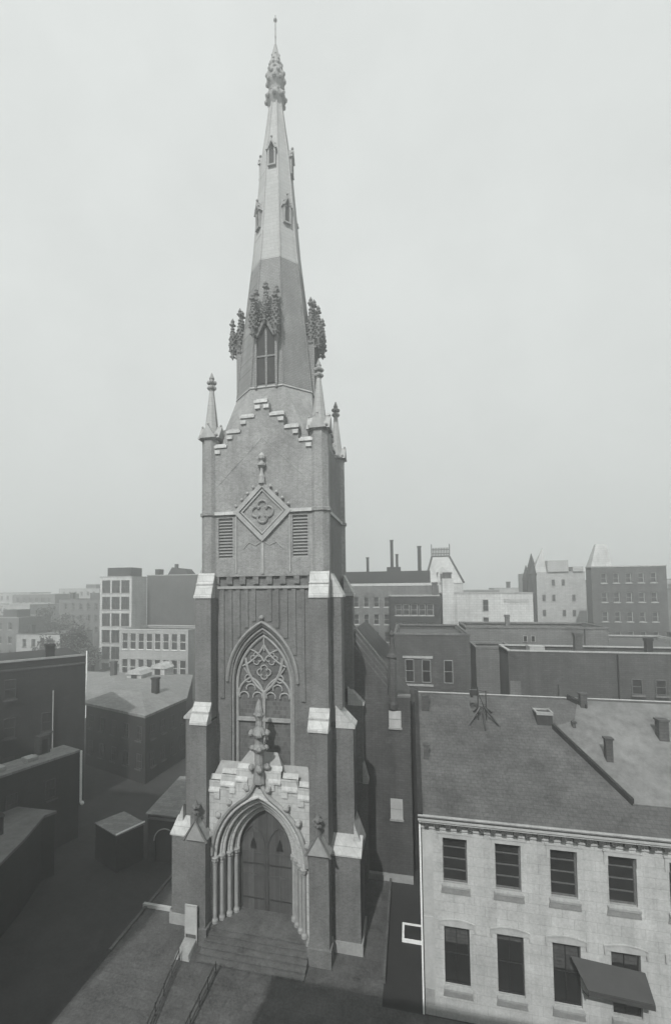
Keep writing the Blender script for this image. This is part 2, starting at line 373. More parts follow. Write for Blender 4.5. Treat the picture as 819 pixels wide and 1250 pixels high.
# diamond
q = MB(); dx, dz = dia
def diamond(mb, r0, r1, y0, y1, k=1.0):
    for i in range(4):
        a0, a1 = math.pi / 2 * i, math.pi / 2 * (i + 1)
        P = lambda r, a: (dx + r * math.cos(a), dz + r * math.sin(a))
        o0, o1, n0, n1 = P(r1, a0), P(r1, a1), P(r0, a0), P(r0, a1)
        mb.extY([o0, o1, n1, n0], y0, y1)
diamond(q, 1.7, 2.12, YB - .2, YB - .002)
diamond(q, 1.45, 1.6, YB - .13, YB - .003)
dw = q.build('diamond_window', 'trim', ch)
q = MB(); diamond(q, .0, 1.45, YB - .02, YB - .004); q.build('pane', 'brickup', dw)
q = MB()
for i in range(4):
    a = math.pi / 2 * i; q.tube([(dx + .42 * math.cos(a) + .36 * math.cos(t), YB - .08, dz + .42 * math.sin(a) + .36 * math.sin(t)) for t in [a - 2.3 + 4.6 * k / 10 for k in range(11)]], .085)
q.build('tracery', 'carved', dw)
q = MB()
for t in (.25, .45, .65, .85):
    for s_ in (-1, 1):
        q.blob(s_ * (2.12 * t + .1), YB - .16, dz + 2.12 * (1 - t) + .14, .13)
q.lathe(0, YB - .15, [(.25, 30.2), (.22, 30.7), (.12, 30.9), (.1, 31.3), (.32, 31.45), (.32, 31.6), (.14, 31.7), (.12, 31.8), (.26, 31.95), (.26, 32.15), (.05, 32.4)])
q.build('finial', 'trim', dw)
q = MB(); q.box(-.1, .1, YB - .09, YB - .004, 23.9, 26.1); q.box(-2.0, -1.9, YB - .07, YB - .004, 24, 28.1); q.box(1.9, 2.0, YB - .07, YB - .004, 24, 28.1)
for s_ in (-1, 1): q.tube([(0, YB - .04, 26.2), (s_ * .5, YB - .02, 25.9), (s_ * 1.0, YB - .02, 26.1), (s_ * 1.4, YB - .02, 25.7)], .035)
q.build('blind_tracery', 'trim', ch)

# corner shafts with pinnacles
def pinnacle(x, y, zb, top=True):
    q = MB(); q.lathe(x, y, [(.7, zb), (.7, 28.08), (.82, 28.12), (.82, 28.34), (.7, 28.4), (.68, 33.7)])
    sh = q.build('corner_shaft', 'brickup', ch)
    q = MB()
    q.lathe(x, y, [(.78, 33.702), (.84, 33.85), (.5, 34.15)])
    for i in range(4):
        a = math.pi / 2 * i; ca, sa = math.cos(a), math.sin(a)
        def f(p, ca=ca, sa=sa): return Vector((x + p.x * ca - p.y * sa, y + p.x * sa + p.y * ca, p.z))
        q.x = f; q.extY([(-.62, 33.75), (.62, 33.75), (.0, 34.75)], -.82, -.3); q.blob(0, -.72, 34.8, .1); q.x = None
    for i in range(4):
        a = math.pi / 2 * i + math.pi / 4; q.blob(x + .8 * math.cos(a), y + .8 * math.sin(a), 34.0, .14)
    q.build('gablet', 'trim', sh)
    q = MB(); q.lathe(x, y, [(.55, 34.1), (.16, 37.5)]); q.build('spirelet', 'spiretop', sh)
    q = MB(); q.lathe(x, y, [(.14, 37.4), (.2, 37.5), (.12, 37.62)])
    for zz, rr in ((37.7, .26), (38.1, .3)):
        for i in range(4):
            a = math.pi / 2 * i + .4; q.blob(x + rr * .7 * math.cos(a), y + rr * .7 * math.sin(a), zz, .17)
    q.lathe(x, y, [(.12, 37.6), (.16, 38.3), (.2, 38.4), (.03, 38.85)]); q.build('finial', 'carved', sh)
for x, y in ((-4.02, .2), (4.02, .2), (4.02, 7.6), (-4.02, 7.6)): pinnacle(x, y, 22.2)

# spire
CY = 3.84
oct_k = 1 / math.cos(math.pi / 8)
q = MB()
SQ = 3.78
base = [(-SQ, CY - SQ), (0, CY - SQ), (SQ, CY - SQ), (SQ, CY), (SQ, CY + SQ), (0, CY + SQ), (-SQ, CY + SQ), (-SQ, CY)]
a_ = 3.0
t8 = [(s * a_, c * a_) for s, c in ()]
octv = [(math.cos(math.pi / 8 + math.pi / 4 * i) * a_ * oct_k, CY + math.sin(math.pi / 8 + math.pi / 4 * i) * a_ * oct_k) for i in range(8)]
sq = [(SQ, CY + SQ), (-SQ, CY + SQ), (-SQ, CY - SQ), (SQ, CY - SQ)]
for i in range(4):
    v0, v1 = octv[2 * i], octv[2 * i + 1]; c0 = sq[i]; vp = octv[(2 * i - 1) % 8]
    q.poly((*c0, 32.4), (*sq[(i + 1) % 4], 32.4), (*v1, 37.6), (*v0, 37.6)) if False else None
    q.poly((*v0, 37.6), (*v1, 37.6), (*c0, 32.4))
    nx = octv[(2 * i + 2) % 8]
    q.poly((*v1, 37.6), (*nx, 37.6), (*sq[(i + 1) % 4], 32.4), (*c0, 32.4))
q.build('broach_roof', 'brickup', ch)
q = MB()
for i in range(8): q.tube([(*octv[i], 37.62), (*octv[(i + 1) % 8], 37.62)], .1, n=4)
q.build('spire_base_moulding', 'trim', ch)
sp = MB(); sp.lathe(0, CY, [(2.98, 37.6), (2.5, 42.5), (1.874, 48.2)], k=oct_k); spo = sp.build('spire', 'spire', ch)
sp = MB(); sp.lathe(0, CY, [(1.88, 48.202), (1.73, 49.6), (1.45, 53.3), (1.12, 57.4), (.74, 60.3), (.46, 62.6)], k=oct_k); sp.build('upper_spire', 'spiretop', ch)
q = MB()
for i in range(8):
    a = math.pi / 8 + math.pi / 4 * i; pr = [(2.98, 37.7), (2.5, 42.5), (1.874, 48.2)]
    q.tube([(r_ * oct_k * math.cos(a), CY + r_ * oct_k * math.sin(a), z) for r_, z in pr], .07, n=5)
q.build('spire_rib', 'spire', ch)
q = MB()
for i in range(8):
    a = math.pi / 8 + math.pi / 4 * i; pr = [(1.88, 48.2), (1.73, 49.6), (1.45, 53.3), (1.12, 57.4), (.74, 60.3), (.46, 62.6)]
    q.tube([(r_ * oct_k * math.cos(a), CY + r_ * oct_k * math.sin(a), z) for r_, z in pr], .07, n=5)
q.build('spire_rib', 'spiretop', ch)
q = MB()
q.lathe(0, CY, [(.5, 62.3), (.6, 62.5), (.82, 62.9), (.86, 63.2), (.7, 63.5), (.42, 63.7), (.5, 64.0), (.72, 64.35), (.78, 64.9), (.7, 65.4), (.55, 65.7), (.6, 65.85), (.5, 66.0), (.34, 66.9), (.1, 67.9), (.05, 68), (.04, 70.5)])
for zz, rr, nn, br in ((62.95, .78, 8, .2), (63.3, .75, 8, .16), (64.5, .68, 8, .2), (64.95, .7, 8, .2), (65.35, .62, 8, .18), (65.9, .5, 8, .15), (66.35, .4, 6, .12), (66.8, .32, 6, .1)):
    for i in range(nn): a = 2 * math.pi * i / nn + zz; q.blob(rr * math.cos(a), CY + rr * math.sin(a), zz, br)
for zz, rr in ((68.6, .08), (69.3, .07), (70.1, .16)): q.blob(0, CY, zz, rr)
q.build('finial', 'carved', ch)
def small_luc(ang, rad, z):
    q = MB(); ca, sa = math.cos(ang), math.sin(ang)
    q.x = lambda p: Vector((p.x * ca - p.y * sa, CY + p.x * sa + p.y * ca, p.z))
    q.box(-.33, -.2, -rad - .22, -rad + .3, z, z + 1.3); q.box(.2, .33, -rad - .22, -rad + .3, z, z + 1.3); q.box(-.33, .33, -rad - .25, -rad + .1, z - .12, z)
    q.extY([(-.45, z + 1.2), (-.3, z + 1.2), (0, z + 1.85), (.3, z + 1.2), (.45, z + 1.2), (0, z + 2.15)], -rad - .3, -rad + .6)
    q.blob(0, -rad - .2, z + 2.25, .12)
    for s_ in (-1, 1): q.blob(s_ * .28, -rad - .22, z + 1.6, .09)
    o = q.build('spire_light', 'carved', ch)
    q = MB(); q.x = lambda p: Vector((p.x * ca - p.y * sa, CY + p.x * sa + p.y * ca, p.z))
    q.box(-.2, .2, -rad - .1, -rad - .05, z, z + 1.3); q.build('opening', 'void', o)
for i in range(4): small_luc(math.pi / 2 * i, 1.16, 56.3)
for i in range(4): small_luc(math.pi / 4 + math.pi / 2 * i, 1.55, 51.4)
# big lucarnes with hanging crocketed canopies
def pin(mb, x, y, z0, z1, r):
    H = z1 - z0
    mb.lathe(x, y, [(.03, z0 - .75), (r * .6, z0 - .5), (r * .45, z0 - .4), (r * .9, z0 - .1), (r, z0), (r * .9, z0 + H * .5), (r * .55, z0 + H * .62), (r * .3, z1 - .55), (r * .85, z1 - .4), (r * .45, z1 - .22), (r * .75, z1 - .1), (.02, z1 + .18)], n=6)
    for k in range(9):
        zz = z0 + H * (.0 + .72 * k / 8); rr = r * (1.1 if k < 5 else 1.1 - .18 * (k - 4))
        for j in range(5):
            a = 2 * math.pi * j / 5 + .7 * k; mb.blob(x + rr * math.cos(a), y + rr * math.sin(a), zz, .075 + .03 * random.random())
    for j in range(4):
        a = math.pi / 2 * j + .7; mb.blob(x + r * .8 * math.cos(a), y + r * .8 * math.sin(a), z1 - .36, .1); mb.blob(x + r * .7 * math.cos(a), y + r * .7 * math.sin(a), z0 - .48, .09)
for i in range(4):
    f = rot4(i, (0, CY))
    Yf = CY - 3.0
    q = MB(); q.x = f
    q.box(-.86, -.7, Yf - .16, Yf + 1.0, 37.5, 42.0); q.box(.7, .86, Yf - .16, Yf + 1.0, 37.5, 42.0)
    q.box(-.07, .07, Yf - .08, Yf - .0, 37.55, 42.0); q.box(-.7, .7, Yf - .1, Yf - .03, 39.85, 39.97)
    lc = q.build('lucarne', 'spire', ch)
    q = MB(); q.x = f; q.box(-.7, .7, Yf - .03, Yf + .9, 37.9, 42.1); q.build('opening', 'void', lc)
    q = MB(); q.x = f
    q.extY([(-.85, 41.3), (-.6, 41.3), (0, 42.4), (.6, 41.3), (.85, 41.3), (0, 43.0)], Yf - .3, Yf + .9)
    for s_ in (-1, 1):
        pin(q, s_ * .85, Yf - .5, 41.9, 44.4, .23); pin(q, s_ * .8, Yf + .1, 42.2, 45.2, .21)
        q.box(*sorted((s_ * .75, s_ * .9)), Yf - .45, Yf + .8, 42.0, 42.25); q.box(*sorted((s_ * .78, s_ * .88)), Yf - .4, Yf + .9, 43.2, 43.35)
        for k in range(5):
            t = k / 5; q.blob(s_ * (.75 - .7 * t), Yf - .34, 41.7 + 1.35 * t, .13)
    pin(q, 0, Yf + .0, 42.8, 45.5, .25); pin(q, 0, Yf - .42, 42.9, 43.9, .16)
    for k in range(16): q.blob(random.uniform(-.7, .7), Yf + random.uniform(.0, .4), random.uniform(42.3, 43.8), .13)
    q.build('canopy', 'carvedk', lc)

# buttresses
def wedge(mb, x0, x1, yf0, zf0, yf1, zf1, back=.0, th=.12):  # weathering sloping to the front: (yf0,zf0) lower front edge, (yf1,zf1) upper back edge
    mb.prism([(x0, yf0, zf0 - th), (x1, yf0, zf0 - th), (x1, back, zf0 - th), (x0, back, zf0 - th)], [(x0, yf0, zf0), (x1, yf0, zf0), (x1, back if yf1 > back else yf1, zf1), (x0, back if yf1 > back else yf1, zf1)])
def cap_front(mb, x0, x1, ya, za, yb, zb, o=.06):
    mb.prism([(x0 - o, ya - .08, za - .16), (x1 + o, ya - .08, za - .16), (x1 + o, yb, za - .16), (x0 - o, yb, za - .16)],
             [(x0 - o, ya - .08, za), (x1 + o, ya - .08, za), (x1 + o, yb, zb), (x0 - o, yb, zb)])
    # a roll between the two weathering stones
    ym, zm = (ya + yb) / 2 - .06, (za + zb) / 2
    mb.box(x0 - o, x1 + o, ym - .05, ym + .05, zm - .02, zm + .07)
for s_ in (-1, 1):
    xa, xb = (3.45, 4.66) if s_ > 0 else (-4.7, -3.55)
    q = MB()
    q.box(xa, xb, -1.0, -.003, 13.9, 22.3); q.box(xa - .002, xb + .002, -1.7, -.003, 0.5, 13.75)
    bo = q.build('front_buttress', 'brick', ch)
    q = MB(); cap_front(q, xa, xb, -1.0, 22.4, -.44, 24.0); q.build('cap_stone', 'stone', bo)
    q = MB(); cap_front(q, xa, xb, -1.7, 13.9, -1.0, 15.1); q.build('cap_stone', 'stone', bo)
    # side buttresses
    for (y0, y1) in ((.25, 1.45), (6.3, 7.5)):
        q = MB(); X = lambda a, b: (min(s_ * a, s_ * b), max(s_ * a, s_ * b))
        q.box(*X(4.4, 5.35), y0, y1, 14.8, 22.3); q.box(*X(4.4, 6.05), y0 - .05, y1, 6.3, 13.55)
        if y0 < 1: q.box(*X(4.4, 6.5), -.9, y1 + .1, 0, 6.0)
        else: q.box(*X(4.4, 6.3), y0 - .15, y1 + .1, 0, 7.6)
        bo = q.build('side_buttress', 'brick', ch)
        q = MB()
        def cap_side(xi, zi, xo, zo, ya, yb):
            P = lambda x, y, z: (s_ * x, y, z)
            q.prism([P(4.4, ya, zo - .16), P(xo + .08, ya, zo - .16), P(xo + .08, yb, zo - .16), P(4.4, yb, zo - .16)],
                    [P(4.4, ya, zi), P(xo + .08, ya, zo), P(xo + .08, yb, zo), P(4.4, yb, zi)]) if xi <= 4.4 else \
            q.prism([P(xi, ya, zo - .16), P(xo + .08, ya, zo - .16), P(xo + .08, yb, zo - .16), P(xi, yb, zo - .16)],
                    [P(xi, ya, zi), P(xo + .08, ya, zo), P(xo + .08, yb, zo), P(xi, yb, zi)])
        cap_side(4.69, 23.9, 5.4, 22.4, y0 - .07, y1 + .07); q.build('cap_stone', 'stone', bo); q = MB(); cap_side(4.9, 15.0, 6.1, 13.7, y0 - .12, y1 + .07)
        q.build('cap_stone', 'stone', bo); q = MB()
        if y0 < 1:
            cap_side(6.05, 7.6, 6.55, 6.1, -.2, y1 + .15)
            q.build('cap_stone', 'stone', bo); q = MB(); x0, x1 = X(4.66, 6.6)
            q.prism([(x0, -1.0, 5.9), (x1, -1.0, 5.9), (x1, .22, 5.9), (x0, .22, 5.9)], [(x0, -1.0, 6.0), (x1, -1.0, 6.0), (x1, .18, 6.75), (x0, .18, 6.75)])
        else: cap_side(6.0, 9.2, 6.35, 7.7, y0 - .2, y1 + .12)
        q.build('cap_stone', 'stone', bo)
    # porch pier
    q = MB(); xa, xb = (3.5, 4.75) if s_ > 0 else (-4.65, -3.35)
    q.box(xa, xb, -2.25, -1.5, .0, 6.55); q.box(xa - .12, xb + .12, -2.4, -1.55, .0, 1.05)
    po = q.build('porch_pier', 'brick', ch)
    q = MB(); cx = (xa + xb) / 2
    q.extY([(xa - .1, 6.55), (xb + .1, 6.55), (cx, 7.75)], -2.42, -1.45); q.build('gable', 'trim', po)
    q = MB(); q.tube([(xa - .16, -2.42, 6.5), (cx, -2.42, 7.85), (xb + .16, -2.42, 6.5)], .09, n=4)
    q.lathe(cx, -2.3, [(.14, 7.75), (.1, 8.2), (.2, 8.35), (.1, 8.5), (.22, 8.7), (.03, 9.1)], n=6)
    for j in range(4): a = j * math.pi / 2; q.blob(cx + .17 * math.cos(a), -2.3 + .17 * math.sin(a), 8.65, .13); q.blob(cx + .14 * math.cos(a), -2.3 + .14 * math.sin(a), 8.3, .1)
    q.build('finial', 'carvedk', po)

# porch front in light stone
PY = -1.3
q = MB(); OX = -.05
def ptop(x):
    ax = abs(x - OX)
    return 11.2 if ax < 1.55 else (10.55 if ax < 2.6 else 10.0)
arch_wall(q, -3.55, 3.45, 0.5, 10, PY, OX, 3.02, 0.5, 5.1, 4.2, n=32, ztf=lambda x: 9.95)
for a, b, z in ((-3.55, -2.65, 10.0), (-2.65, -1.6, 10.45), (-1.6, 1.5, 10.9), (1.5, 2.55, 10.45), (2.55, 3.45, 10.0)):
    q.box(a, b, PY, PY + .5, 9.95, z, skip='b')
q.build('porch_wall', 'stone', ch)
pc = None
for a, b, z in ((-3.6, -2.72, 10.0), (-2.72, -1.62, 10.45), (-1.62, -.75, 10.85), (.65, 1.52, 10.85), (1.52, 2.62, 10.45), (2.62, 3.5, 10.0)):
    q = MB(); a += .02; b -= .02
    q.prism([(a, PY - .12, z - .72), (b, PY - .12, z - .72), (b, PY + .5, z - .72), (a, PY + .5, z - .72)], [(a, PY - .12, z - .6), (b, PY - .12, z - .6), (b, PY + .42, z + .3), (a, PY + .42, z + .3)])
    q.box(a, b, PY + .12, PY + .26, z - .15, z + .0)
    m_ = b - .2 if a < 0 else a + .2; q.box(m_ - .2, m_ + .2, PY - .1, PY - .004, z - 1.12, z - .75)
    q.build('porch_coping', 'stonep', ch)
q = MB(); q.prism([(-3.5, -.8, 9.6), (3.4, -.8, 9.6), (3.4, -.01, 9.6), (-3.5, -.01, 9.6)], [(-3.5, -.8, 10.0), (3.4, -.8, 10.0), (3.0, -.01, 10.9), (-3.2, -.01, 10.9)])
q.prism([(-1.8, -.8, 10.4), (1.6, -.8, 10.4), (1.6, -.012, 10.4), (-1.8, -.012, 10.4)], [(-1.7, -.8, 10.9), (1.5, -.8, 10.9), (.9, -.012, 11.7), (-1.1, -.012, 11.7)])
q.build('porch_roof', 'trim', ch)
# recessed orders
orders = [(3.02, 4.2, PY), (2.62, 3.75, PY + .45), (2.26, 3.3, PY + .9), (1.95, 2.85, PY + 1.35)]
q = MB(); ZB = .85
for k in range(len(orders) - 1):
    h0, r0, y0 = orders[k]; h1, r1, y1 = orders[k + 1]
    A = archpts(OX, h0, ZB, 5.0, r0, n=14); A1 = archpts(OX, h1, ZB, 5.0, r1, n=14)
    ring(q, A, y0, A, y1); ring(q, A, y1, A1, y1)
h, r0, y0 = orders[-1]; A = archpts(OX, h, ZB, 5.0, r0, n=14); ring(q, A, y0, A, y0 + .35)
ar = q.build('portal_arch', 'trim', ch)
q = MB()
for k, (h, r0, y0) in enumerate(orders):
    q.tube([(x, y0 + .03 , z) for x, z in archpts(OX, h + .02, 0, 5.0, r0 + .02, n=14, legs=False)], .12, n=8)
    if k: q.tube([(x, y0 - .1, z) for x, z in archpts(OX, h + .17, 0, 5.0, r0 + .17, n=14, legs=False)], .085, n=8)
q.build('roll_moulding', 'stone', ar, smooth=False)
for k, (h, r0, y0) in enumerate(orders):
    for s_ in (-1, 1):
        q = MB()
        x = OX + s_ * (h + (.02 if k == 0 else .1)); y = y0 - (.03 if k == 0 else .08)
        q.lathe(x, y, [(.22, ZB - .1), (.22, ZB + .18), (.14, ZB + .3), (.13, 4.5), (.13, 4.55), (.16, 4.62), (.14, 4.68), (.24, 4.95), (.26, 5.05), (.2, 5.1)], n=10)
        for j in range(5): a = 2 * math.pi * j / 5; q.blob(x + .17 * math.cos(a), y + .17 * math.sin(a), 4.85, .09)
        q.build('column', 'trim', ar)
# ogee hood with crockets and tall finial
q = MB()
def ogee(s_):
    pts = []
    for i in range(11):
        t = i / 10; R_ = archpts(0, 3.25, 0, 5.2, 4.35, n=20, legs=False)
        pts.append(R_[int(t * 15)])
    x, z = pts[-1]
    pts += [(x * .66, z + .3), (x * .4, z + .68), (x * .2, z + 1.15), (.12, z + 1.8)]
    return [(OX + s_ * x, PY - .14, z) for x, z in pts]
for s_ in (-1, 1):
    P_ = ogee(s_); q.tube(P_, .16, n=6)
    for k in range(2, len(P_)):
        if k in (3, 6, 9, 12): x, y, z = P_[k]; q.blob(x + s_ * .2, y - .08, z + .2, .22); q.blob(x + s_ * .3, y - .05, z + .34, .13)
q.build('hood_mould', 'trim', ch)
q = MB(); fy = PY - .12
q.lathe(OX + .12, fy, [(.42, 10.2), (.34, 10.9), (.28, 11.4), (.3, 11.45), (.3, 12.1), (.38, 12.2), (.5, 12.45), (.3, 12.7), (.28, 13.0), (.5, 13.35), (.42, 13.6), (.24, 13.8), (.2, 14.2), (.3, 14.5), (.27, 14.95), (.12, 15.4), (.02, 15.6)], n=8)
for zz, rr, br in ((11.2, .5, .24), (12.45, .45, .2), (13.4, .5, .24), (14.6, .24, .16)):
    for j in range(4): a = math.pi / 2 * j + .3; q.blob(OX + .12 + rr * math.cos(a), fy + rr * math.sin(a), zz, br)
q.build('finial', 'carved', ch)
# doors
q = MB(); DY = PY + 1.7
q.extY(archpts(OX, 1.97, .86, 5.0, 2.87, n=14), DY, DY + .08); do = q.build('door', 'wood', ch)
q = MB()
q.box(OX - .05, OX + .05, DY - .05, DY - .002, .9, 7.6)
for s_ in (-1, 1):
    q.tube([(x, DY - .03, z) for x, z in archpts(OX + s_ * .95, .85, .95, 5.0, 1.5, n=8)], .05, n=5)
    q.box(OX + s_ * .95 - .04, OX + s_ * .95 + .04, DY - .04, DY - .002, .9, 6.2)
q.box(OX - 1.9, OX + 1.9, DY - .045, DY - .001, 3.1, 3.22); q.box(OX - 1.9, OX + 1.9, DY - .045, DY - .001, 4.6, 4.7)
q.build('rail', 'wood', do)
q = MB()
for s_ in (-1, 1): q.extY([(OX + s_ * .95 - .22, 4.95), (OX + s_ * .95 + .22, 4.95), (OX + s_ * .95 + .16, 5.35), (OX + s_ * .95, 5.7), (OX + s_ * .95 - .16, 5.35)], DY - .07, DY - .05)
q.build('light', 'dark', do)
for s_ in (-1, 1):
    for z in (1.6, 3.9): q = MB(); q.box(*sorted((OX + s_ * .2, OX + s_ * 1.8)), DY - .06, DY - .046, z, z + .08); q.build('strap_hinge', 'iron', do)
# plinth
for a in ((-4.55, -3.3, -1.85, 1, 0, .9), (3.2, 4.75, -1.85, -.9, 0, .9), (4.6, 6.62, -1.02, 1.6, .0, .7), (-6.62, -4.6, -1.02, 1.6, .0, .7)):
    q = MB(); q.box(*a); q.build('plinth', 'trim', ch)
# steps
q = MB(); n = 6
for i in range(n):
    z1 = .85 - i * .14; y0 = -1.75 - i * .36
    q.box(-3.3, 3.45, y0, 1 if i == 0 else -1.5, 0, z1 - .0005 * i) if i == 0 else q.box(-3.3 - .001 * i, 3.45 + .001 * i if i < 2 else 3.45 + .001 * i, y0, y0 + .355, 0, z1)
    q.box(-3.3, 3.45, y0 - .06, y0 - .001, z1 - .07, z1 - .0)
q.build('entrance_steps', 'step', ch)
# nave front beside the tower, its stepped coping, corner pinnacle, roof
q = MB(); NY = 7.05
q.extY([(4.4, 0), (8.0, 0), (8.0, 16.2), (4.4, 20.6)], NY, NY + .7)
q.extY([(8.0, 0), (9.72, 0), (9.72, 14.1), (8.0, 14.1)], NY + .03, NY + .7)
nf = q.build('nave_front', 'wallg', ch)
q = MB()
for k in range(4): q.prism([(4.42, NY - .1 + .04 * k, 20.9 - k * .55), (8.0, NY - .1 + .04 * k, 16.5 - k * .55), (8.0, NY - .003, 16.5 - k * .55), (4.42, NY - .003, 20.9 - k * .55)],
                            [(4.42, NY - .1 + .04 * k, 21.05 - k * .55), (8.0, NY - .1 + .04 * k, 16.65 - k * .55), (8.0, NY - .003, 16.65 - k * .55), (4.42, NY - .003, 21.05 - k * .55)])
q.box(8.0, 9.76, NY - .05, NY + .75, 14.1, 14.25)
q.build('coping', 'wallm', nf)
q = MB(); q.lathe(8.4, NY + .1, [(.38, 13.2), (.42, 13.6), (.36, 13.8), (.34, 17.2), (.46, 17.3), (.3, 17.6), (.12, 18.9), (.22, 19.1), (.03, 19.5)]); q.build('pinnacle', 'wallg', nf)
for z0, z1 in ((11.75, 13.05), (4.65, 6.2)):
    q = MB(); q.box(8.05, 9.0, NY - .05, NY + .02, z0, z1); so = q.build('shuttered_window', 'ashlart', nf)
    q = MB(); q.box(8.0, 9.06, NY - .14, NY - .02, z0 - .14, z0); q.box(8.05, 9.0, NY - .08, NY - .051, (z0 + z1) / 2, (z0 + z1) / 2 + .05); q.build('sill', 'trim', so)
q = MB()
q.poly((9.7, NY + .7, 12.6), (4.2, NY + .7, 18.6), (4.2, 30, 18.6), (9.7, 30, 12.6)); q.poly((4.2, NY + .7, 18.6), (-4.2, NY + .7, 12), (-4.2, 30, 12), (4.2, 30, 18.6))
q.build('nave_roof', 'slate', ch)
q = MB(); q.box(-4.2, 9.6, NY + .7, 30, 0, 12.0); q.extY([(-4.2, 12), (9.6, 12), (4.2, 18.4)], 29.5, 29.9); q.build('nave_wall', 'wallg', ch)
q = MB(); q.box(9.6, 10.2, NY + 1.5, NY + 1.7, 0, 13.5); q.build('alley_gap_shade', 'walld', ch)  # dark sheet added to fill the alley gap with shade
q = MB(); q.box(4.8, 9.7, NY - .35, NY - .01, 0, .45); q.build('plinth', 'trim', ch)

# ------------------------------------------------------------------ pale two storey building, right
of = thing('office_building', 'pale ashlar two storey building with a slate roof and bracketed cornice', 'building', (10.25, -4, 0))
w = MB(); XO = 10.25
wx = [(1.68, .62)] + []
cents = [11.94 - XO + 2.635 * i for i in range(6)]
holes = []
for c in cents: holes += [(c - .62, c + .62, 7.0, 9.36), (c - .64, c + .64, 1.7, 4.72)]
OW = 16.5
wall_holes(w, 0, OW, 0, 10.1, holes, 0, .3)
w.poly((OW, 0, 0), (OW, 10, 0), (OW, 10, 10.1), (OW, 0, 10.1))
w.build('front_wall', 'ashlar', of)
w = MB(); w.poly((0, .002, 0), (0, 9.7, 0), (0, 9.7, 11.8), (0, 8, 14.9), (0, .002, 10.3)); w.poly((0, 9.7, 0), (OW, 9.7, 0), (OW, 9.7, 12), (0, 9.7, 12)); w.build('side_wall', 'wallg', of)
q = MB()
for c in cents:
    # upper surround with ears, lower segmental surround
    q.box(c - .8, c - .62, -.05, -.003, 8.9, 9.36); q.box(c + .62, c + .8, -.05, -.003, 8.9, 9.36); q.box(c - .8, c + .8, -.06, -.003, 9.36, 9.58); q.box(c - .86, c + .86, -.1, -.003, 9.58, 9.64)
    q.box(c - .62, c - .56, -.04, -.003, 7.0, 8.9) if False else None
    seg = [(c - .9 + 1.8 * i / 8, 4.98 + .14 * math.sin(math.pi * i / 8)) for i in range(9)]
    q.extY([(c - .9, 4.78)] + seg + [(c + .9, 4.78)], -.06, -.003)
    q.extY([(x, z) for x, z in [(c - .98, 4.96)] + [(a, b + .02) for a, b in seg] + [(c + .98, 4.96)]] + [(x, z + .07) for x, z in [(c + .98, 4.96)] + [(a, b + .02) for a, b in reversed(seg)] + [(c - .98, 4.96)]], -.11, -.061)
    q.box(c - .96, c - .88, -.1, -.003, 4.6, 4.96); q.box(c + .88, c + .96, -.1, -.003, 4.6, 4.96)
q.box(0, .55, -.045, -.004, 5.3, 9.5); q.box(0, .55, -.045, -.004, .6, 5.1)
q.box(-.04, OW, -.09, -.003, 9.78, 9.86)
q.build('window_surround', 'ashlart', of)
for ci, c in enumerate(cents):
    window(of, 1.24, 2.36, (c, .24, 7.0), bars=(1, 4), fm='wallm', thick=.06, sill='near')
    wo_ = window(of, 1.28, 3.02, (c, .24, 1.7), bars=(2, 2), fm='walld', thick=.06, sill='near')
    bh_ = (.9, .35, 1.3, .6, 1.1, .4)[ci]; q = MB(); q.box(-.58, .58, .034, .0445, 2.95 - bh_, 2.95); q.build('blind', 'wallg', wo_)
q = MB(); q.box(-.15, OW, -.42, .0, 10.22, 10.34); q.box(-.2, OW, -.5, .0, 10.34, 10.46); q.box(-.05, OW, -.12, -.0, 10.1, 10.22)
co = q.build('cornice', 'ashlart', of)
q = MB(); q.box(0, .24, -.38, -.121, 10.0, 10.218); b0 = q.build('bracket', 'wallg', co, (.1, 0, 0)); x = .66
while x < OW - .2: linkcopy(b0, co, (x, 0, 0)); x += .56
q = MB(); q.prism([(-.2, -.5, 10.465), (OW, -.5, 10.465), (OW, 8.0, 15.1), (-.2, 8.0, 15.1)], [(-.2, -.55, 10.56), (OW, -.55, 10.56), (OW, 8.0, 15.24), (-.2, 8.0, 15.24)])
q.prism([(-.2, 8.0, 15.1), (OW, 8.0, 15.1), (OW, 9.9, 11.8), (-.2, 9.9, 11.8)], [(-.2, 8.0, 15.24), (OW, 8.0, 15.24), (OW, 9.9, 11.9), (-.2, 9.9, 11.9)])
rf = q.build('roof', 'slate', of)
def rz(y): return 10.56 + (y + .55) * (15.24 - 10.56) / 8.55      # roof height at local y
q = MB(); q.tube([(-.2, -.52, 10.62), (OW, -.52, 10.62)], .08, n=6); q.build('gutter', 'trim', rf)
q = MB(); q.tube([(-.2, 8.0, 15.3), (OW, 8.0, 15.3)], .07, n=5); q.build('ridge', 'trim', rf)
q = MB(); q.box(-.28, .0, -.55, 8.0, 10.3, 10.4) if False else None
q.prism([(-.2, -.55, 10.57), (.06, -.55, 10.57), (.06, 8, 15.25), (-.2, 8, 15.25)], [(-.2, -.55, 10.78), (.06, -.55, 10.78), (.06, 8, 15.46), (-.2, 8, 15.46)]); q.build('verge', 'walld', rf)
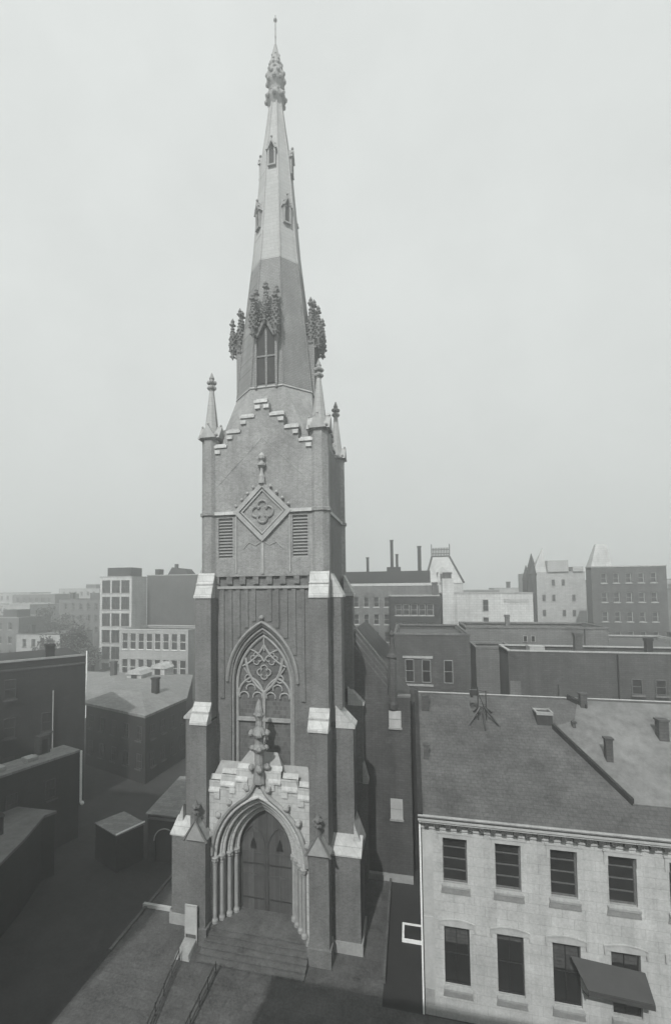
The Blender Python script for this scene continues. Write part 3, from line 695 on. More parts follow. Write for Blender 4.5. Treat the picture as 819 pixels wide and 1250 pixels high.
# paler tin section right of the oblique valley wall
def V(xw, yw): return (xw - XO, yw + 4)
q = MB(); pts = [V(18.46, 1.6), V(20.9, -2.9), V(26.6, -2.9), V(26.6, 3.8), V(20.6, 3.8), V(19.9, 2.2)]
q.prism([(x, y, rz(y) + .01) for x, y in pts], [(x, y, rz(y) + .06) for x, y in pts]); q.build('tin_patch', 'tin', rf)
q = MB()
for a, b in ((V(18.46, 1.55), V(20.9, -2.9)), (V(20.04, 4.0), V(20.95, 3.2))):
    d = Vector((b[0] - a[0], b[1] - a[1])).normalized() * .07; nx, ny = -d.y, d.x
    pp = [(a[0] + nx, a[1] + ny), (b[0] + nx, b[1] + ny), (b[0] - nx, b[1] - ny), (a[0] - nx, a[1] - ny)]
    q.prism([(x, y, rz(y)) for x, y in pp], [(x, y, rz(y) + .3) for x, y in pp])
q.build('fire_wall', 'walld', rf)
x, y = V(17.6, 1.75)
q = MB(); q.box(x, x + .9, y, y + .9, rz(y) - .1, rz(y + .9) + .25); hb = q.build('roof_hatch', 'iron', rf)
q = MB(); z = rz(y + .9) + .25
for a in ((x - .05, x + .95, y - .05, y + .05), (x - .05, x + .95, y + .85, y + .95), (x - .05, x + .05, y + .05, y + .85), (x + .85, x + .95, y + .05, y + .85)): q.box(*a, z, z + .1)
q.box(x - .03, x + .93, y - .06, y - .02, z - .1, z); q.build('rim', 'trim', hb)
for (xw, yw, w_, h_) in ((20.6, -.6, .35, 1.3), (10.5, 2.4, .5, 1.0), (10.5, -1.2, .3, .8), (20.6, 3.2, .4, .9), (19.6, 1.6, .18, .35), (24, 1, .5, 1.2)):
    x, y = V(xw, yw); q = MB(); q.box(x, x + w_, y, y + w_, rz(y) - .3, rz(y) + h_); q.box(x - .05, x + w_ + .05, y - .05, y + w_ + .05, rz(y) + h_, rz(y) + h_ + .1); q.build('chimney', 'wallg', rf)
q = MB(); q.tube([(-.1, -.12, 0.1), (-.1, -.12, 10.0), (-.1, -.4, 10.3)], .05, n=8); q.build('downpipe', 'white', of)
q = MB(); q.box(.0, .5, -.06, -.046, .6, 1.4); q.build('plinth', 'trim', of)
# mast stand on the roof
ms = thing('roof_mast', 'spindly braced timber mast with a small dark box on the slate roof', 'mast', (14.35, 1.9, 13.95))
q = MB()
for dx_, dy_ in ((-1.0, -.5), (1.0, -.4), (-.5, .7), (.75, .7), (.05, -.8)):
    q.tube([(dx_, dy_, dy_ * .547 + .05), (dx_ * .12, dy_ * .12, 1.0)], .07, n=5)
q.tube([(-1.0, -.5, -.2), (.05, -.8, -.36), (1.0, -.4, -.14), (.75, .7, .46), (-.5, .7, .46), (-1, -.5, -.2)], .06, n=5)
q.tube([(-.25, 0, 0), (-.25, 0, 2.3)], .04, n=5); q.tube([(.25, 0, 0), (.25, 0, 2.1)], .04, n=5)
q.tube([(-.25, 0, 2.1), (.3, 0, 2.05)], .04, n=5); q.tube([(-.25, 0, 2.0), (.25, 0, .6)], .03, n=5)
q.build('frame', 'iron', ms)
q = MB(); q.box(-.75, -.3, -.15, .15, 1.75, 2.1); q.box(-.7, -.55, -.1, .1, 1.6, 1.75); q.build('box', 'iron', ms)
# awning over the third lower window
aw = thing('window_awning', 'dark sagging canvas awning beside the third lower window of the pale building', 'awning', (17.0, -4, 0))
q = MB()
q.prism([(.35, -.12, 4.25), (3.6, -.12, 4.0), (3.6, -1.0, 3.25), (.8, -1.0, 3.4)], [(.35, -.12, 4.3), (3.6, -.12, 4.05), (3.6, -1.0, 3.31), (.8, -1.0, 3.45)])
q.prism([(.8, -1.02, 3.2), (3.6, -1.02, 3.03), (3.6, -.98, 3.03), (.8, -.98, 3.2)], [(.8, -1.02, 3.4), (3.6, -1.02, 3.27), (3.6, -.98, 3.27), (.8, -.98, 3.4)])
q.build('canvas', 'canvas', aw)
for x in (.85, 3.5):
    q = MB(); q.tube([(x, -.1, 2.7), (x, -.98, 3.1)], .03, n=5); q.build('arm', 'iron', aw)

# ------------------------------------------------------------------ yard pieces
hf = thing('cellar_hatch', 'dark cellar hatch with a white painted border in the narrow side yard', 'hatch', (9.55, 1.5, .01))
q = MB(); q.box(-.55, .6, -.7, .75, 0, .12); q.build('cover', 'walld', hf)
q = MB(); q.box(-.62, -.48, -.75, .8, .0, .17); q.box(-.48, .6, .66, .8, 0, .17); q.box(-.48, .6, -.75, -.61, 0, .17); q.build('border', 'white', hf)
q = MB(); q.box(7.9, 8.05, -2.6, 6.6, 0, .35); tag(q.build('yard_wall', 'step'), 'low stone curb dividing the narrow side yard from the church forecourt', 'low wall')
nb = thing('notice_board', 'white notice board standing against the left porch pier', 'board', (-4.22, -2.5, 0))
q = MB(); q.box(-.36, .36, -.03, .03, .75, 2.45); q.build('panel', 'ashlart', nb)
q = MB(); q.box(-.42, -.362, -.04, .04, .0, 2.5); q.box(.362, .42, -.04, .04, 0, 2.5); q.box(-.42, .42, -.045, .045, 2.5, 2.56); q.build('frame', 'ashlart', nb)
q = MB(); q.prism([(-4.75, -3.7, 0), (-3.75, -3.7, 0), (-3.75, -2.45, 0), (-4.75, -2.45, 0)], [(-4.65, -3.6, .3), (-3.85, -3.6, .3), (-3.85, -2.5, .5), (-4.65, -2.5, .5)])
tag(q.build('stone_block', 'trim'), 'pale sloping stone block at the foot of the white notice board', 'stone')
def railing(x0, y0, x1, y1, label):
    t = thing('railing', label, 'railing', (x0, y0, 0), 0, 'low iron railings beside the entrance path')
    d = Vector((x1 - x0, y1 - y0, 0)); L_ = d.length
    q = MB(); q.tube([(0, 0, .62), tuple(d + Vector((0, 0, .62)))], .04, n=6); q.tube([(0, 0, .2), tuple(d + Vector((0, 0, .2)))], .03, n=5); q.build('rail', 'iron', t)
    n = int(L_ / 1.1)
    for i in range(n + 1):
        q = MB(); p_ = d * (i / n); q.tube([(p_.x, p_.y, 0), (p_.x, p_.y, .68)], .025, n=6); q.blob(p_.x, p_.y, .7, .04); q.build('post', 'iron', t)
railing(-4.4, -3.7, -3.65, -8.5, 'low iron railing starting at the pale stone block by the notice board')
railing(-1.8, -4.1, -1.73, -8.5, 'low iron railing running from the middle of the entrance steps')
q = MB(); q.box(-9.3, -7.1, 0.0, .22, 0, .25); tag(q.build('low_kerb_wall', 'ashlart'), 'short pale kerb wall across the alley left of the tower', 'low wall')

# ------------------------------------------------------------------ buildings round about
def building(name, label, cat, x0, x1, y0, y1, h, wm='wallm', rm='tar', rows=0, cols=0, ww=1.0, wh=1.7, zoff=1.2, fh=3.6, cop='trim', rz_=0, group=None, mx=1.0, bars=(1, 2), fm='trim', ztop=None, coph=.2, side=False):
    t = thing(name, label, cat, ((x0 + x1) / 2, y0, 0), rz_, group)
    W_ = x1 - x0; a, b = -W_ / 2, W_ / 2; D_ = y1 - y0
    holes = []
    for i in range(rows):
        zt = (ztop if ztop else h - 1.1) - i * fh
        for j in range(cols):
            cx = a + mx + (W_ - 2 * mx) * (j + .5) / cols
            holes.append((cx - ww / 2, cx + ww / 2, zt - wh, zt))
    q = MB(); wall_holes(q, a, b, 0, h, holes, 0, .25)
    q.poly((a, 0, 0), (a, D_, 0), (a, D_, h), (a, 0, h)); q.poly((b, 0, 0), (b, D_, 0), (b, D_, h), (b, 0, h)); q.poly((a, D_, 0), (b, D_, 0), (b, D_, h), (a, D_, h))
    q.build('wall', wm, t)
    q = MB(); q.box(a + .3, b - .3, .3, D_ - .3, h - .5, h - .4); ro = q.build('roof', rm, t)
    q = MB(); q.box(a - .06, b + .06, -.08, .2, h, h + coph); q.box(a - .06, b + .06, D_ - .2, D_ + .06, h, h + coph); q.box(a - .06, a + .2, .2, D_ - .2, h, h + coph); q.box(b - .2, b + .06, .2, D_ - .2, h, h + coph)
    q.box(a, a + .3, .3, D_ - .3, h - .45, h - .001); q.box(b - .3, b - .001, .3, D_ - .3, h - .45, h - .001)
    q.build('parapet', cop, t)
    first = None
    for (c, d, e, f_) in holes:
        loc = ((c + d) / 2, .18, e)
        if first is None: first = window(t, ww, wh, loc, bars=bars, fm=fm, thick=.08, sill='far', sm=cop)
        else: linkcopy(first, t, loc)
    return t, ro
def chim(t, x, y, z0, z1, w_=.7, m='wallm', name='chimney'):
    q = MB(); q.box(x - w_ / 2, x + w_ / 2, y - w_ / 2, y + w_ / 2, z0, z1); q.box(x - w_ * .6, x + w_ * .6, y - w_ * .6, y + w_ * .6, z1, z1 + .25); return q.build(name, m, t)

# R3 behind the nave front
t, _ = building('brick_building', 'brick building with small pale-headed windows behind the nave front wall', 'building', 8.2, 15.6, 18, 30, 18.0, 'wallg', rows=1, cols=0, cop='wallm')
for c in (9.7 - 11.9, 11.35 - 11.9, 13.5 - 11.9):
    window(t, .85, 2.3, (c, -.06, 13.2), bars=(1, 2), fm='trim')
q = MB(); q.box(-2.9, .1, -.12, -.004, 15.62, 15.85); q.box(-2.9, .1, -.1, -.004, 12.8, 13.0); q.build('lintel', 'wallp', t)
# R4 blocks behind the office
t, _ = building('rear_warehouse', 'long low grey warehouse wall with a thin coping and a pipe, behind the slate roof', 'building', 16.0, 30.5, 24.8, 32, 18.2, 'wallm', cop='wallm')
q = MB(); q.box(-7.2, 7.2, -.1, -.003, 15.9, 16.0); q.box(4.9, 4.98, -.12, -.02, 14, 18.2); q.build('string_course', 'walld', t)
chim(t, -2.6, 1.0, 17.5, 19.4, .45); 
for x in (-1.0, -.2): window(t, .45, .7, (x, -.06, 16.7), bars=(1, 1))
t, _ = building('side_warehouse', 'narrow pale warehouse end between two dark shaded side walls', 'building', 16.4, 20, 19.9, 24.3, 16.5, 'wallm', cop='wallm')
t, _ = building('brick_warehouse', 'broad grey warehouse front with a light coping behind the slate roof', 'building', 18.6, 34, 15.2, 19.5, 16.9, 'wallg', coph=.12, cop='wallp', rm='tin')
q = MB(); q.box(-7.6, -6.7, -.05, -.003, 12.6, 14.2); q.build('hatch', 'wallm', t)
q = MB(); q.tube([(-3.6, -.1, 11), (-3.6, -.1, 14)], .05); q.build('pipe', 'iron', t)
chim(t, -1.5, 1.2, 16.4, 18.3, .6, 'wallg'); chim(t, 4.6, 2.2, 16.4, 17.8, .5, 'walld')
q = MB(); q.tube([(1.2, -.1, 10), (1.2, -.1, 16.8)], .07); q.build('downpipe', 'walld', t)
q = MB(); q.box(-5.5, -4.2, 1.5, 2.8, 16.4, 17.2); q.build('skylight', 'wallp', t)
for x in (2.6, 4.4): window(t, .8, 1.3, (x, -.06, 13.4), bars=(1, 2), fm='wallm', sill='far', sm='wallm')
# R5 white wall with a chimney
t, _ = building('whitewashed_building', 'whitewashed party wall with two small dark windows under a low roofline', 'building', 15.2, 29.3, 50, 62, 21.8, 'wallw', coph=.15, cop='trim')
window(t, .9, 1.9, (-.2, -.06, 18.9), bars=(1, 2)); window(t, .9, 1.3, (-.2, -.06, 16.6), bars=(1, 2))
q = MB(); q.box(-7.05, -5.2, -.6, 2, 0, 24.4); cs = q.build('chimney_stack', 'wallw', t); chim(cs, -6.1, .5, 24.401, 25.2, 1.2, 'wallg', 'chimney_pot')
q = MB(); q.box(2.6, 6.4, -.03, -.003, 20.3, 20.9); q.build('faded_panel', 'wallp', t)
# R7 long block with windows
t, ro = building('long_brick_block', 'long four storey brick block with a light cornice and tall chimneys', 'building', -6, 15.1, 57, 72, 23.3, 'wallm', rows=4, cols=10, ww=1.0, wh=1.9, fh=3.3, ztop=21.2, cop='ashlart', coph=.5)
q = MB(); q.box(-9.8, 9.2, 3, 13, 22.9, 26.2); at = q.build('attic', 'walld', t)
for x, z, w_ in ((-3.0, 29, .5), (1.9, 32.4, .6), (2.9, 29.5, .5), (7.3, 31, .7)): chim(t, x, 6, 26.2, z, w_, 'walld')
q = MB(); q.box(.9, 3.6, 5, 7, 26.2, 27.1); q.build('chimney_base', 'walld', t)
t, ro = building('brick_annex', 'dark brick annex with a band of shop windows stepping out before the long block', 'building', 6.2, 14.9, 51, 56.9, 21.4, 'walld', rows=3, cols=5, ww=1.1, wh=1.9, fh=3.2, ztop=20.0, cop='trim')
chim(t, 3.6, 2, 21, 23.6, .9, 'wallg')
# R6 mansard pavilion
mt = thing('mansard_pavilion', 'pale mansard pavilion roof with iron cresting above the brick blocks', 'building', (17.8, 85, 0))
q = MB(); q.box(-4.2, 4.6, 0, 9, 0, 24.0); q.build('wall', 'wallw', mt)
q = MB(); q.prism([(-4.4, -.2, 24), (4.8, -.2, 24), (4.8, 9.2, 24), (-4.4, 9.2, 24)], [(-2.4, 2.4, 30.6), (1.8, 2.4, 30.6), (1.8, 6.6, 30.6), (-2.4, 6.6, 30.6)]); mr = q.build('roof', 'wallw', mt)
q = MB(); q.box(-2.5, 1.9, 2.3, 6.7, 30.6, 30.9)
for i in range(12): x = -2.4 + i * .38; q.box(x - .1, x + .1, 2.35, 2.45, 30.9, 32.9)
q.box(-2.4, 1.8, 2.36, 2.44, 31.3, 31.5); q.box(-2.4, 1.8, 2.36, 2.44, 32.3, 32.5)
for x in (-2.45, 1.85): q.box(x - .1, x + .1, 2.3, 2.5, 30.9, 33.8)
q.build('cresting', 'walld', mr)
q = MB()
for a, b in (((-4.4, -.2, 24), (-2.4, 2.4, 30.6)), ((4.8, -.2, 24), (1.8, 2.4, 30.6))): q.tube([a, b], .25, n=5)
q.build('hip', 'walld', mr)
q = MB(); q.box(-1.2, 1.0, -.6, 3, 24.2, 26.6); q.extY([(-1.5, 26.6), (1.3, 26.6), (-.1, 28)], -.7, 3); dm = q.build('dormer', 'wallw', mr)
q = MB(); q.box(-.7, .5, -.66, -.602, 24.6, 26.3); q.build('pane', 'dark', dm)
# R8 gothic hall
t = thing('gothic_hall', 'hazy gothic hall with steep turret roofs on its left corner', 'building', (40.5, 75, 0))
q = MB(); q.box(-4.9, 5.0, 0, 14, 0, 26.0); q.build('wall', 'wallp', t)
q = MB(); q.box(-2.2, 1.8, -.4, 5, 26, 28.4); q.box(2.6, 4.6, -.4, 5, 26, 27.0); q.build('parapet', 'wallp', t)
q = MB(); q.prism([(-4.9, 0, 26), (-2.3, 0, 26), (-2.3, 3, 26), (-4.9, 3, 26)], [(-2.6, 1.4, 31.2), (-2.5, 1.4, 31.2), (-2.5, 1.5, 31.2), (-2.6, 1.5, 31.2)]); q.build('turret_roof', 'wallw', t)
q = MB()
for x, y, z, r_ in ((-5.0, .5, 27.6, .9), (-4.6, 2.5, 29, .8), (-5.4, 4, 26.5, .8)): q.lathe(x, y, [(r_, 10), (r_, z - 2.2), (r_ * 1.15, z - 2.1), (.05, z + 1.2)])
q.build('corner_turret', 'walld', t)
for i in range(4):
    for j in range(4):
        window(t, .7, 1.4, (-3 + j * 1.9, -.06, 23 - i * 3.2), bars=(1, 1), gm='wallg') if (i + j) % 3 else None
# R9 dark tower with white roof, extends to the right
t, ro = building('dark_brick_tower', 'dark brick block with a steep white roof at its left end', 'building', 41.4, 53, 60, 62.5, 26.2, 'wallg', rows=5, cols=5, ww=.9, wh=1.7, fh=3.4, cop='trim')
q = MB(); q.prism([(-5.8, -.1, 26.41), (-2.6, -.1, 26.41), (-2.6, 2.4, 26.41), (-5.8, 2.4, 26.41)], [(-4.6, .8, 30.4), (-2.9, .8, 30.4), (-2.9, 1.6, 30.4), (-4.6, 1.6, 30.4)]); q.build('steep_roof', 'wallw', t)
building('plain_warehouse', 'plain brick warehouse with four window rows right of the slate roofed building', 'building', 30.9, 44, 28, 44, 15.6, 'wallm', rows=3, cols=5)

# left side
t, ro = building('loft_building', 'slender five storey loft building with a white window grid and a roof tank', 'building', -59.2, -51.0, 60, 66, 26.0, 'wallw', rows=6, cols=3, ww=2.1, wh=2.9, fh=3.75, mx=.4, ztop=25.3, bars=(2, 2), fm='wallm')
q = MB(); q.box(-2.6, 3.4, .6, 5, 25.9, 28.2); q.build('water_tank', 'walld', t)
t, ro = building('brick_block', 'broad hazy brick block with rooftop humps beside the white loft building', 'building', -50.9, -37, 66, 80, 26.4, 'wallg', rows=5, cols=0)
q = MB(); q.box(-5.5, -4.4, 1, 3, 26, 28); q.prism([(-2.6, 1, 25.9), (3.4, 1, 25.9), (3.4, 6, 25.9), (-2.6, 6, 25.9)], [(-1.4, 1.6, 28.4), (2.0, 1.6, 28.0), (2.0, 5, 28.0), (-1.4, 5, 28.4)]); q.box(-.9, -.2, 2, 2.6, 27.5, 29.2); q.build('roof_house', 'walld', t)
q = MB(); q.extY([(4.2, 26), (10.5, 26), (9.2, 31.0), (6.2, 30.6)], 4, 10); q.build('pale_roof', 'wallw', t)
t, ro = building('workshop', 'low workshop with a ribbon of white framed windows below the brick block', 'building', -50.5, -34.5, 55, 65.5, 14.6, 'wallp', rows=2, cols=8, ww=1.4, wh=3.4, fh=5.4, mx=.3, ztop=13.9, bars=(1, 2), fm='white', cop='ashlart')
# L2 hip roof with dormers
t = thing('hip_roofed_house', 'broad dark walled house with a grey hipped roof and two pale dormers', 'house', (-28, 30, 0))
fp = [(-32.4, 22.4), (-20.9, 18.4), (-20.3, 27.5), (-27.5, 43.5), (-48.7, 43.0)]
L = [(x + 28, y - 30) for x, y in fp]
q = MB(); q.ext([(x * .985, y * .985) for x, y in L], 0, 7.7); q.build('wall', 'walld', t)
cxm, cym = sum(p[0] for p in L) / 5, sum(p[1] for p in L) / 5
q = MB(); q.prism([(x, y, 7.7) for x, y in L], [(x, y, 8.0) for x, y in L]); 
q.prism([(x, y, 8.002) for x, y in L], [(cxm + (x - cxm) * .45, cym + (y - cym) * .45, 9.0) for x, y in L]); rr_ = q.build('roof', 'slate2', t)
for x, y in ((-4.8, 3.9), (-4.0, 9.4)):
    q = MB(); q.box(x - 1.3, x + 1.3, y, y + 3, 7.9, 9.6); q.extY([(x - 1.5, 9.6), (x - .9, 10.2), (x, 10.5), (x + .9, 10.2), (x + 1.5, 9.6)], y - .2, y + 3); dm = q.build('dormer', 'wallw', rr_)
    q = MB(); q.box(x - .5, x + .5, y - .06, y - .004, 8.5, 9.7); q.build('pane', 'walld', dm)
dv = Vector((L[2][0] - L[1][0], L[2][1] - L[1][1], 0)); an = math.atan2(dv.y, dv.x)
for i in range(4):
    for z in (1.6, 4.9): pp = Vector((L[1][0] * .985, L[1][1] * .985, 0)) + dv * (.14 + .24 * i); window(t, .9, 1.7, (pp.x + .02, pp.y, z), bars=(2, 2), fm='wallg', rz=an, sill='far', sm='wallg')
dv = Vector((L[1][0] - L[0][0], L[1][1] - L[0][1], 0)); an = math.atan2(dv.y, dv.x)
for i in range(5):
    for z in (1.6, 4.9): pp = Vector((L[0][0] * .985, L[0][1] * .985, 0)) + dv * (.1 + .2 * i); window(t, .9, 1.7, (pp.x, pp.y - .03, z), bars=(2, 2), fm='wallg', rz=an, sill='far', sm='wallg')
chim(rr_, 3.5, -3.5, 7.9, 10.6, .8, 'walld'); chim(rr_, -10, 6, 8.2, 11, .8, 'wallg')
q = MB(); q.tube([(-19.6, 11.5, 0), (-19.6, 11.5, 12)], .12); q.build('flue', 'white', t)
# L1 dark block
ang = math.atan2(12.87 - 7.53, -24.73 + 28.96)
t = thing('dark_brick_block', 'dark block with a pale parapet edge and a small chimney', 'building', (-28.96, 7.53, 0), ang)
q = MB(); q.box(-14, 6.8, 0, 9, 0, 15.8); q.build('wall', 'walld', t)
q = MB(); q.box(-14.1, 6.85, -.08, .15, 15.8, 16.0); q.build('coping', 'trim', t)
chim(t, 3.5, 1, 15.9, 17.0, .8, 'walld')
q = MB(); q.tube([(3.7, -.2, 6), (3.7, -.2, 12.5)], .07); q.build('vent_pipe', 'trim', t)
for i in range(5):
    for z in (12.2, 8.4, 4.6):
        o = window(t, 1.0, 1.9, (-10 + i * 3.3, -.06, z), bars=(2, 2), fm='wallg', sill='far', sm='wallg') if not (i == 4 and z > 9) else None
q = MB(); q.box(-14.05, 6.82, -.12, -.003, 14.9, 15.1); q.build('string_course', 'wallg', t)
chim(t, -3.5, 1.5, 15.9, 17.6, .9, 'walld')
# L4 roof terrace block
ang2 = math.atan2(6.99 - 1.37, -20.56 + 22.35)
t = thing('flat_roofed_outbuilding', 'outbuilding with a pale strip of flat roof and a small pale stair head', 'outbuilding', (-22.35, 1.37, 0), ang2)
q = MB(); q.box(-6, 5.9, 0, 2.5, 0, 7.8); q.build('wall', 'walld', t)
q = MB(); q.box(-6.05, 5.95, -.1, 2.55, 7.8, 8.0); q.build('roof', 'slate2', t)
for i in range(3): window(t, .9, 1.6, (-3.2 + i * 3.2, -.06, 4.6), bars=(2, 2), fm='wallg', sill='far', sm='wallg')
for x in (-1.0, 1.6): q = MB(); q.box(x, x + .9, .7, 1.7, 8.0, 8.35); q.build('skylight', 'wallp', t)
q = MB(); q.box(3.2, 4.2, 1.8, 2.6, 8, 9.6); sh_ = q.build('stair_head', 'wallg', t)
q = MB(); q.box(3.45, 3.95, 1.76, 1.798, 8.1, 9.3); q.build('door', 'walld', sh_)
q = MB(); q.tube([(5.98, -.2, 3.2), (5.98, -.2, 7.9)], .1); q.blob(6.1, -.25, 3.1, .2); q.build('downpipe', 'white', t)
# L5 light roof
t = thing('low_shed', 'low shed with a broad pale grey roof near the dark lane', 'shed', (-22, -1, 0))
q = MB(); ft = [(-6, 2.7), (3.6, 2.9), (3.2, 2.0), (4.5, -1.2), (5.5, -4.5), (4.4, -12), (-6, -12)]
q.ext([(x * .97, y * .97) for x, y in ft], 0, 4.8); q.build('wall', 'walld', t)
q = MB(); q.ext(ft, 4.8, 5.0); q.build('roof', 'tin', t)
q = MB(); q.lathe(2.2, -1.0, [(.2, 5.0), (.2, 6.2), (.3, 6.3), (.05, 6.6)]); q.build('stove_pipe', 'walld', t)
q = MB(); q.box(.2, 1.4, -5.2, -4.2, 5.0, 5.35); q.build('skylight', 'wallg', t)
# lane clutter seen as dim pale shapes
for (x, y, z0) in ((-11.4, -1.0, 0), (-13.2, -2.6, 0), (-12.6, 1.0, 0)): pass
# L6 L7
t = thing('small_shed', 'small lean-to shed with a pale roof edge in the dark yard', 'shed', (-14.5, 4, 0))
q = MB(); q.ext([(-2.2, .4), (.8, -.9), (1.9, 1.2), (-.9, 2.4)], 0, 2.9); q.build('wall', 'walld', t)
q = MB(); q.prism([(-2.3, .4, 2.9), (.8, -1.0, 2.9), (2.0, 1.2, 2.9), (-.9, 2.5, 2.9)], [(-2.3, .4, 2.98), (.8, -1.0, 2.98), (2.0, 1.2, 3.1), (-.9, 2.5, 3.1)]); ro = q.build('roof', 'slate2', t)
q = MB(); q.tube([(.8, -1.0, 3.05), (2.0, 1.2, 3.15)], .09, n=4); q.build('verge', 'white', ro)
t = thing('lean_to', 'lean-to with a pale sloping roof behind the arched gateway', 'shed', (-11.8, 7, 0))
q = MB(); q.box(-1.6, 2.2, .1, 6, 0, 2.8); q.build('wall', 'walld', t)
q = MB(); q.prism([(-1.75, -.05, 2.8), (2.3, -.05, 2.8), (2.3, 6.2, 3.6), (-1.75, 6.2, 3.6)], [(-1.75, -.05, 2.9), (2.3, -.05, 2.9), (2.3, 6.2, 3.7), (-1.75, 6.2, 3.7)]); q.build('roof', 'slate2', t)
t = thing('arched_gateway', 'dark arched gateway with a thin pale rim at the end of the alley', 'gateway', (-10.4, 5, 0))
q = MB(); arch_wall(q, -1.7, 1.5, 0, 3.5, 0, 0, 1.0, 0, 1.8, 1.0, n=12); arch_wall(q, -1.7, 1.5, 0, 3.5, .4, 0, 1.0, 0, 1.8, 1.0, n=12)
ring(q, archpts(0, 1.0, 0, 1.8, 1.0), 0, archpts(0, 1.0, 0, 1.8, 1.0), .4); q.poly((-1.7, 0, 3.5), (1.5, 0, 3.5), (1.5, .4, 3.5), (-1.7, .4, 3.5)); q.poly((-1.7, 0, 0), (-1.7, .4, 0), (-1.7, .4, 3.5), (-1.7, 0, 3.5)); q.poly((1.5, 0, 0), (1.5, .4, 0), (1.5, .4, 3.5), (1.5, 0, 3.5))
q.build('wall', 'walld', t)
q = MB(); q.tube([(x, -.03, z) for x, z in archpts(0, 1.06, 0, 1.8, 1.06, legs=False)], .05); q.build('rim', 'trim', t)
q = MB(); q.box(-1, 1, .2, .26, 0, 2.85); q.build('gate', 'iron', t)

# distant town, each house its own
far = []
rnd = random.Random(3)
adj = ['flat roofed', 'broad', 'narrow', 'plain', 'squat', 'tall']
spots = [(-92, 62, 17, 16.5, 'nearest hazy block beyond the dark parapeted block, cut by the left edge'),
         (-74, 58, 12, 13, 'low hazy house between the dark parapeted block and the leafy tree'),
         (-108, 80, 20, 19, 'broad hazy block behind the nearest one at the far left'),
         (-84, 84, 15, 20.5, 'hazy windowed block directly behind the leafy tree'),
         (-120, 104, 18, 22, 'faint block with a roof house on the far left skyline'),
         (-160, 130, 26, 22.5, 'faintest block at the very left end of the skyline'),
         (-128, 136, 20, 24, 'faint block rising above the windowed block by the leafy tree'),
         (-50, 47, 9, 6, 'small low house below the white loft building, behind the hipped roof'),
         (26, 110, 18, 22, 'faint block peeping over the whitewashed wall beside the mansard roof'),
         (46, 118, 22, 22.5, 'faint block on the skyline between whitewashed wall and gothic hall'),
         (70, 112, 22, 24.5, 'faint block glimpsed between the gothic hall and the dark brick block'),
         (62, 78, 18, 22, 'grey block at the right edge beyond the dark brick block'),
         (60, 44, 18, 15, 'low block at the right edge behind the plain brick warehouse')]
mats = ['wallm', 'wallp', 'wallp', 'wallm']  # paler walls put some of the distance haze into the colour
for i, (x, y, w_, h_, lab) in enumerate(spots):
    t, ro = building('town_house', lab, 'building', x - w_ / 2, x + w_ / 2, y, y + rnd.uniform(9, 14), h_, mats[i % 4], rows=3, cols=max(3, int(w_ / 3)), ww=1.1, wh=1.8, fh=3.4, group='distant town buildings in haze', rm=rnd.choice(['tar', 'slate2', 'tin']), cop=rnd.choice(['trim', 'wallg', 'ashlart']))
    if i % 2: chim(t, -w_ * .3, 2, h_ - .5, h_ + 1.8, 1.0, 'walld')
    if i % 3 == 0:
        q = MB(); q.box(w_ * .1, w_ * .35, 2, 6, h_ - .4, h_ + 1.9); q.build('roof_house', 'wallg', t)
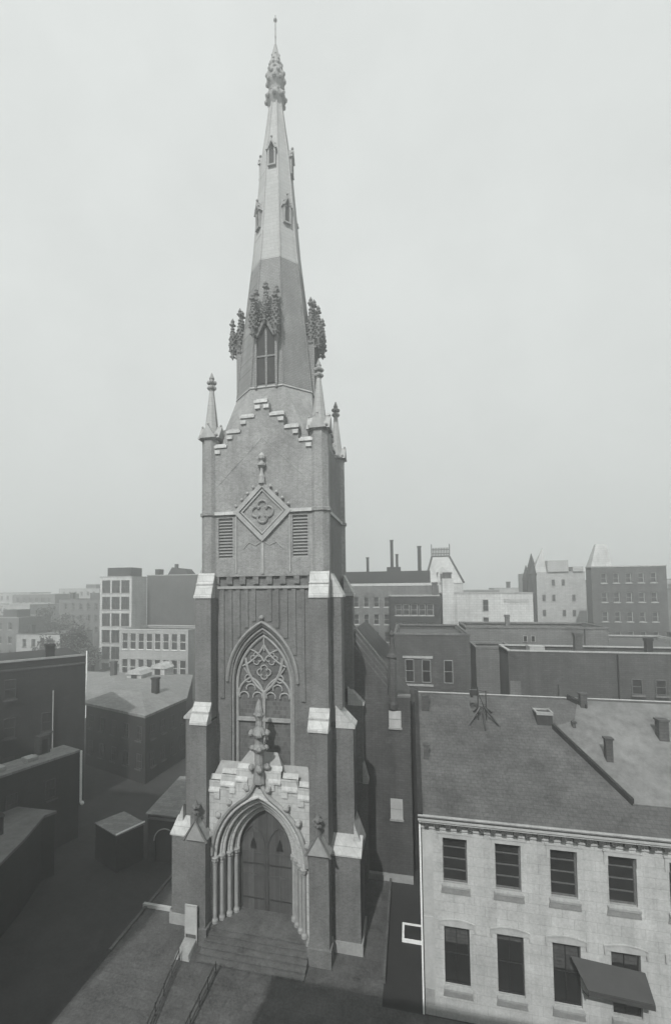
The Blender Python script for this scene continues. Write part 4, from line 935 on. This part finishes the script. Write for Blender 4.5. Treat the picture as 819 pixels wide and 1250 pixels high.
# trees between the houses at left
def tree(x, y, h_, label):
    t = thing('tree', label, 'tree', (x, y, 0))
    q = MB(); q.tube([(0, 0, 0), (.1, 0, h_ * .4), (0, .1, h_ * .7)], .3, r1=.12)
    for k in range(6):
        a = k * 1.05; q.tube([(0, 0, h_ * (.35 + .05 * k)), (math.cos(a) * h_ * .2, math.sin(a) * h_ * .2, h_ * (.6 + .05 * k))], .12, r1=.04, n=5)
    q.build('trunk', 'bark', t)
    q = MB(); rr = random.Random(int(x * 10))
    cl = [(rr.gauss(0, h_ * .15), rr.gauss(0, h_ * .15), h_ * (.68 + rr.uniform(-.22, .25)), rr.uniform(.07, .14) * h_) for _ in range(20)]
    for cx, cy, cz, cr_ in cl:
        for _ in range(130):
            d = Vector((rr.gauss(0, 1), rr.gauss(0, 1), rr.gauss(0, .8))).normalized() * cr_ * rr.uniform(.5, 1.1)
            c = Vector((cx, cy, cz)) + d; u_ = Vector((rr.gauss(0, 1), rr.gauss(0, 1), rr.gauss(0, 1))).normalized() * .2; v_ = u_.orthogonal().normalized() * .15
            q.poly(tuple(c - u_), tuple(c + v_), tuple(c + u_), tuple(c - v_))
    q.build('crown', 'leaf', t)
tree(-104, 70, 21, 'faint tree crown at the far left among the hazy blocks')
tree(-80, 70, 19.5, 'faint bushy tree between hazy blocks left of the tall leafy tree')
tree(-62, 52, 17, 'tall leafy tree just left of the white loft building')

# buildings across the street, whose shade falls on the forecourt and the lane
def shade_block(name, label, x0, x1, y1, h_):
    t = thing(name, label, 'building', ((x0 + x1) / 2, y1, 0)); a, b = (x0 - x1) / 2, (x1 - x0) / 2
    q = MB(); q.box(a, b, -18, 0, 0, h_); q.build('wall', 'wallm', t)
    q = MB(); q.box(a - .1, b + .1, -18.1, .3, h_, h_ + .5); q.build('cornice', 'trim', t)
shade_block('street_block', 'flat roofed brick block across the street behind the viewpoint', -1.7, 34, -31.2, 25.3)
shade_block('lane_shade_block', 'tall unseen block across the street, added to shade the lane', -40, -14.0, -31.2, 44)  # unseen block, added and heightened to shade the lane and left yard

# ------------------------------------------------------------------ haze
hz = bpy.data.materials.new('haze_air'); hz.use_nodes = True; t = hz.node_tree; t.nodes.clear()
o_ = t.nodes.new('ShaderNodeOutputMaterial'); v_ = t.nodes.new('ShaderNodeVolumePrincipled')
v_.inputs['Color'].default_value = (.905, .92, .91, 1); v_.inputs['Density'].default_value = .0044; v_.inputs['Anisotropy'].default_value = .6
t.links.new(v_.outputs[0], o_.inputs['Volume'])
q = MB(); q.box(-330, 330, -90, 330, -1, 74); ho = q.build('haze', hz, kind='stuff')
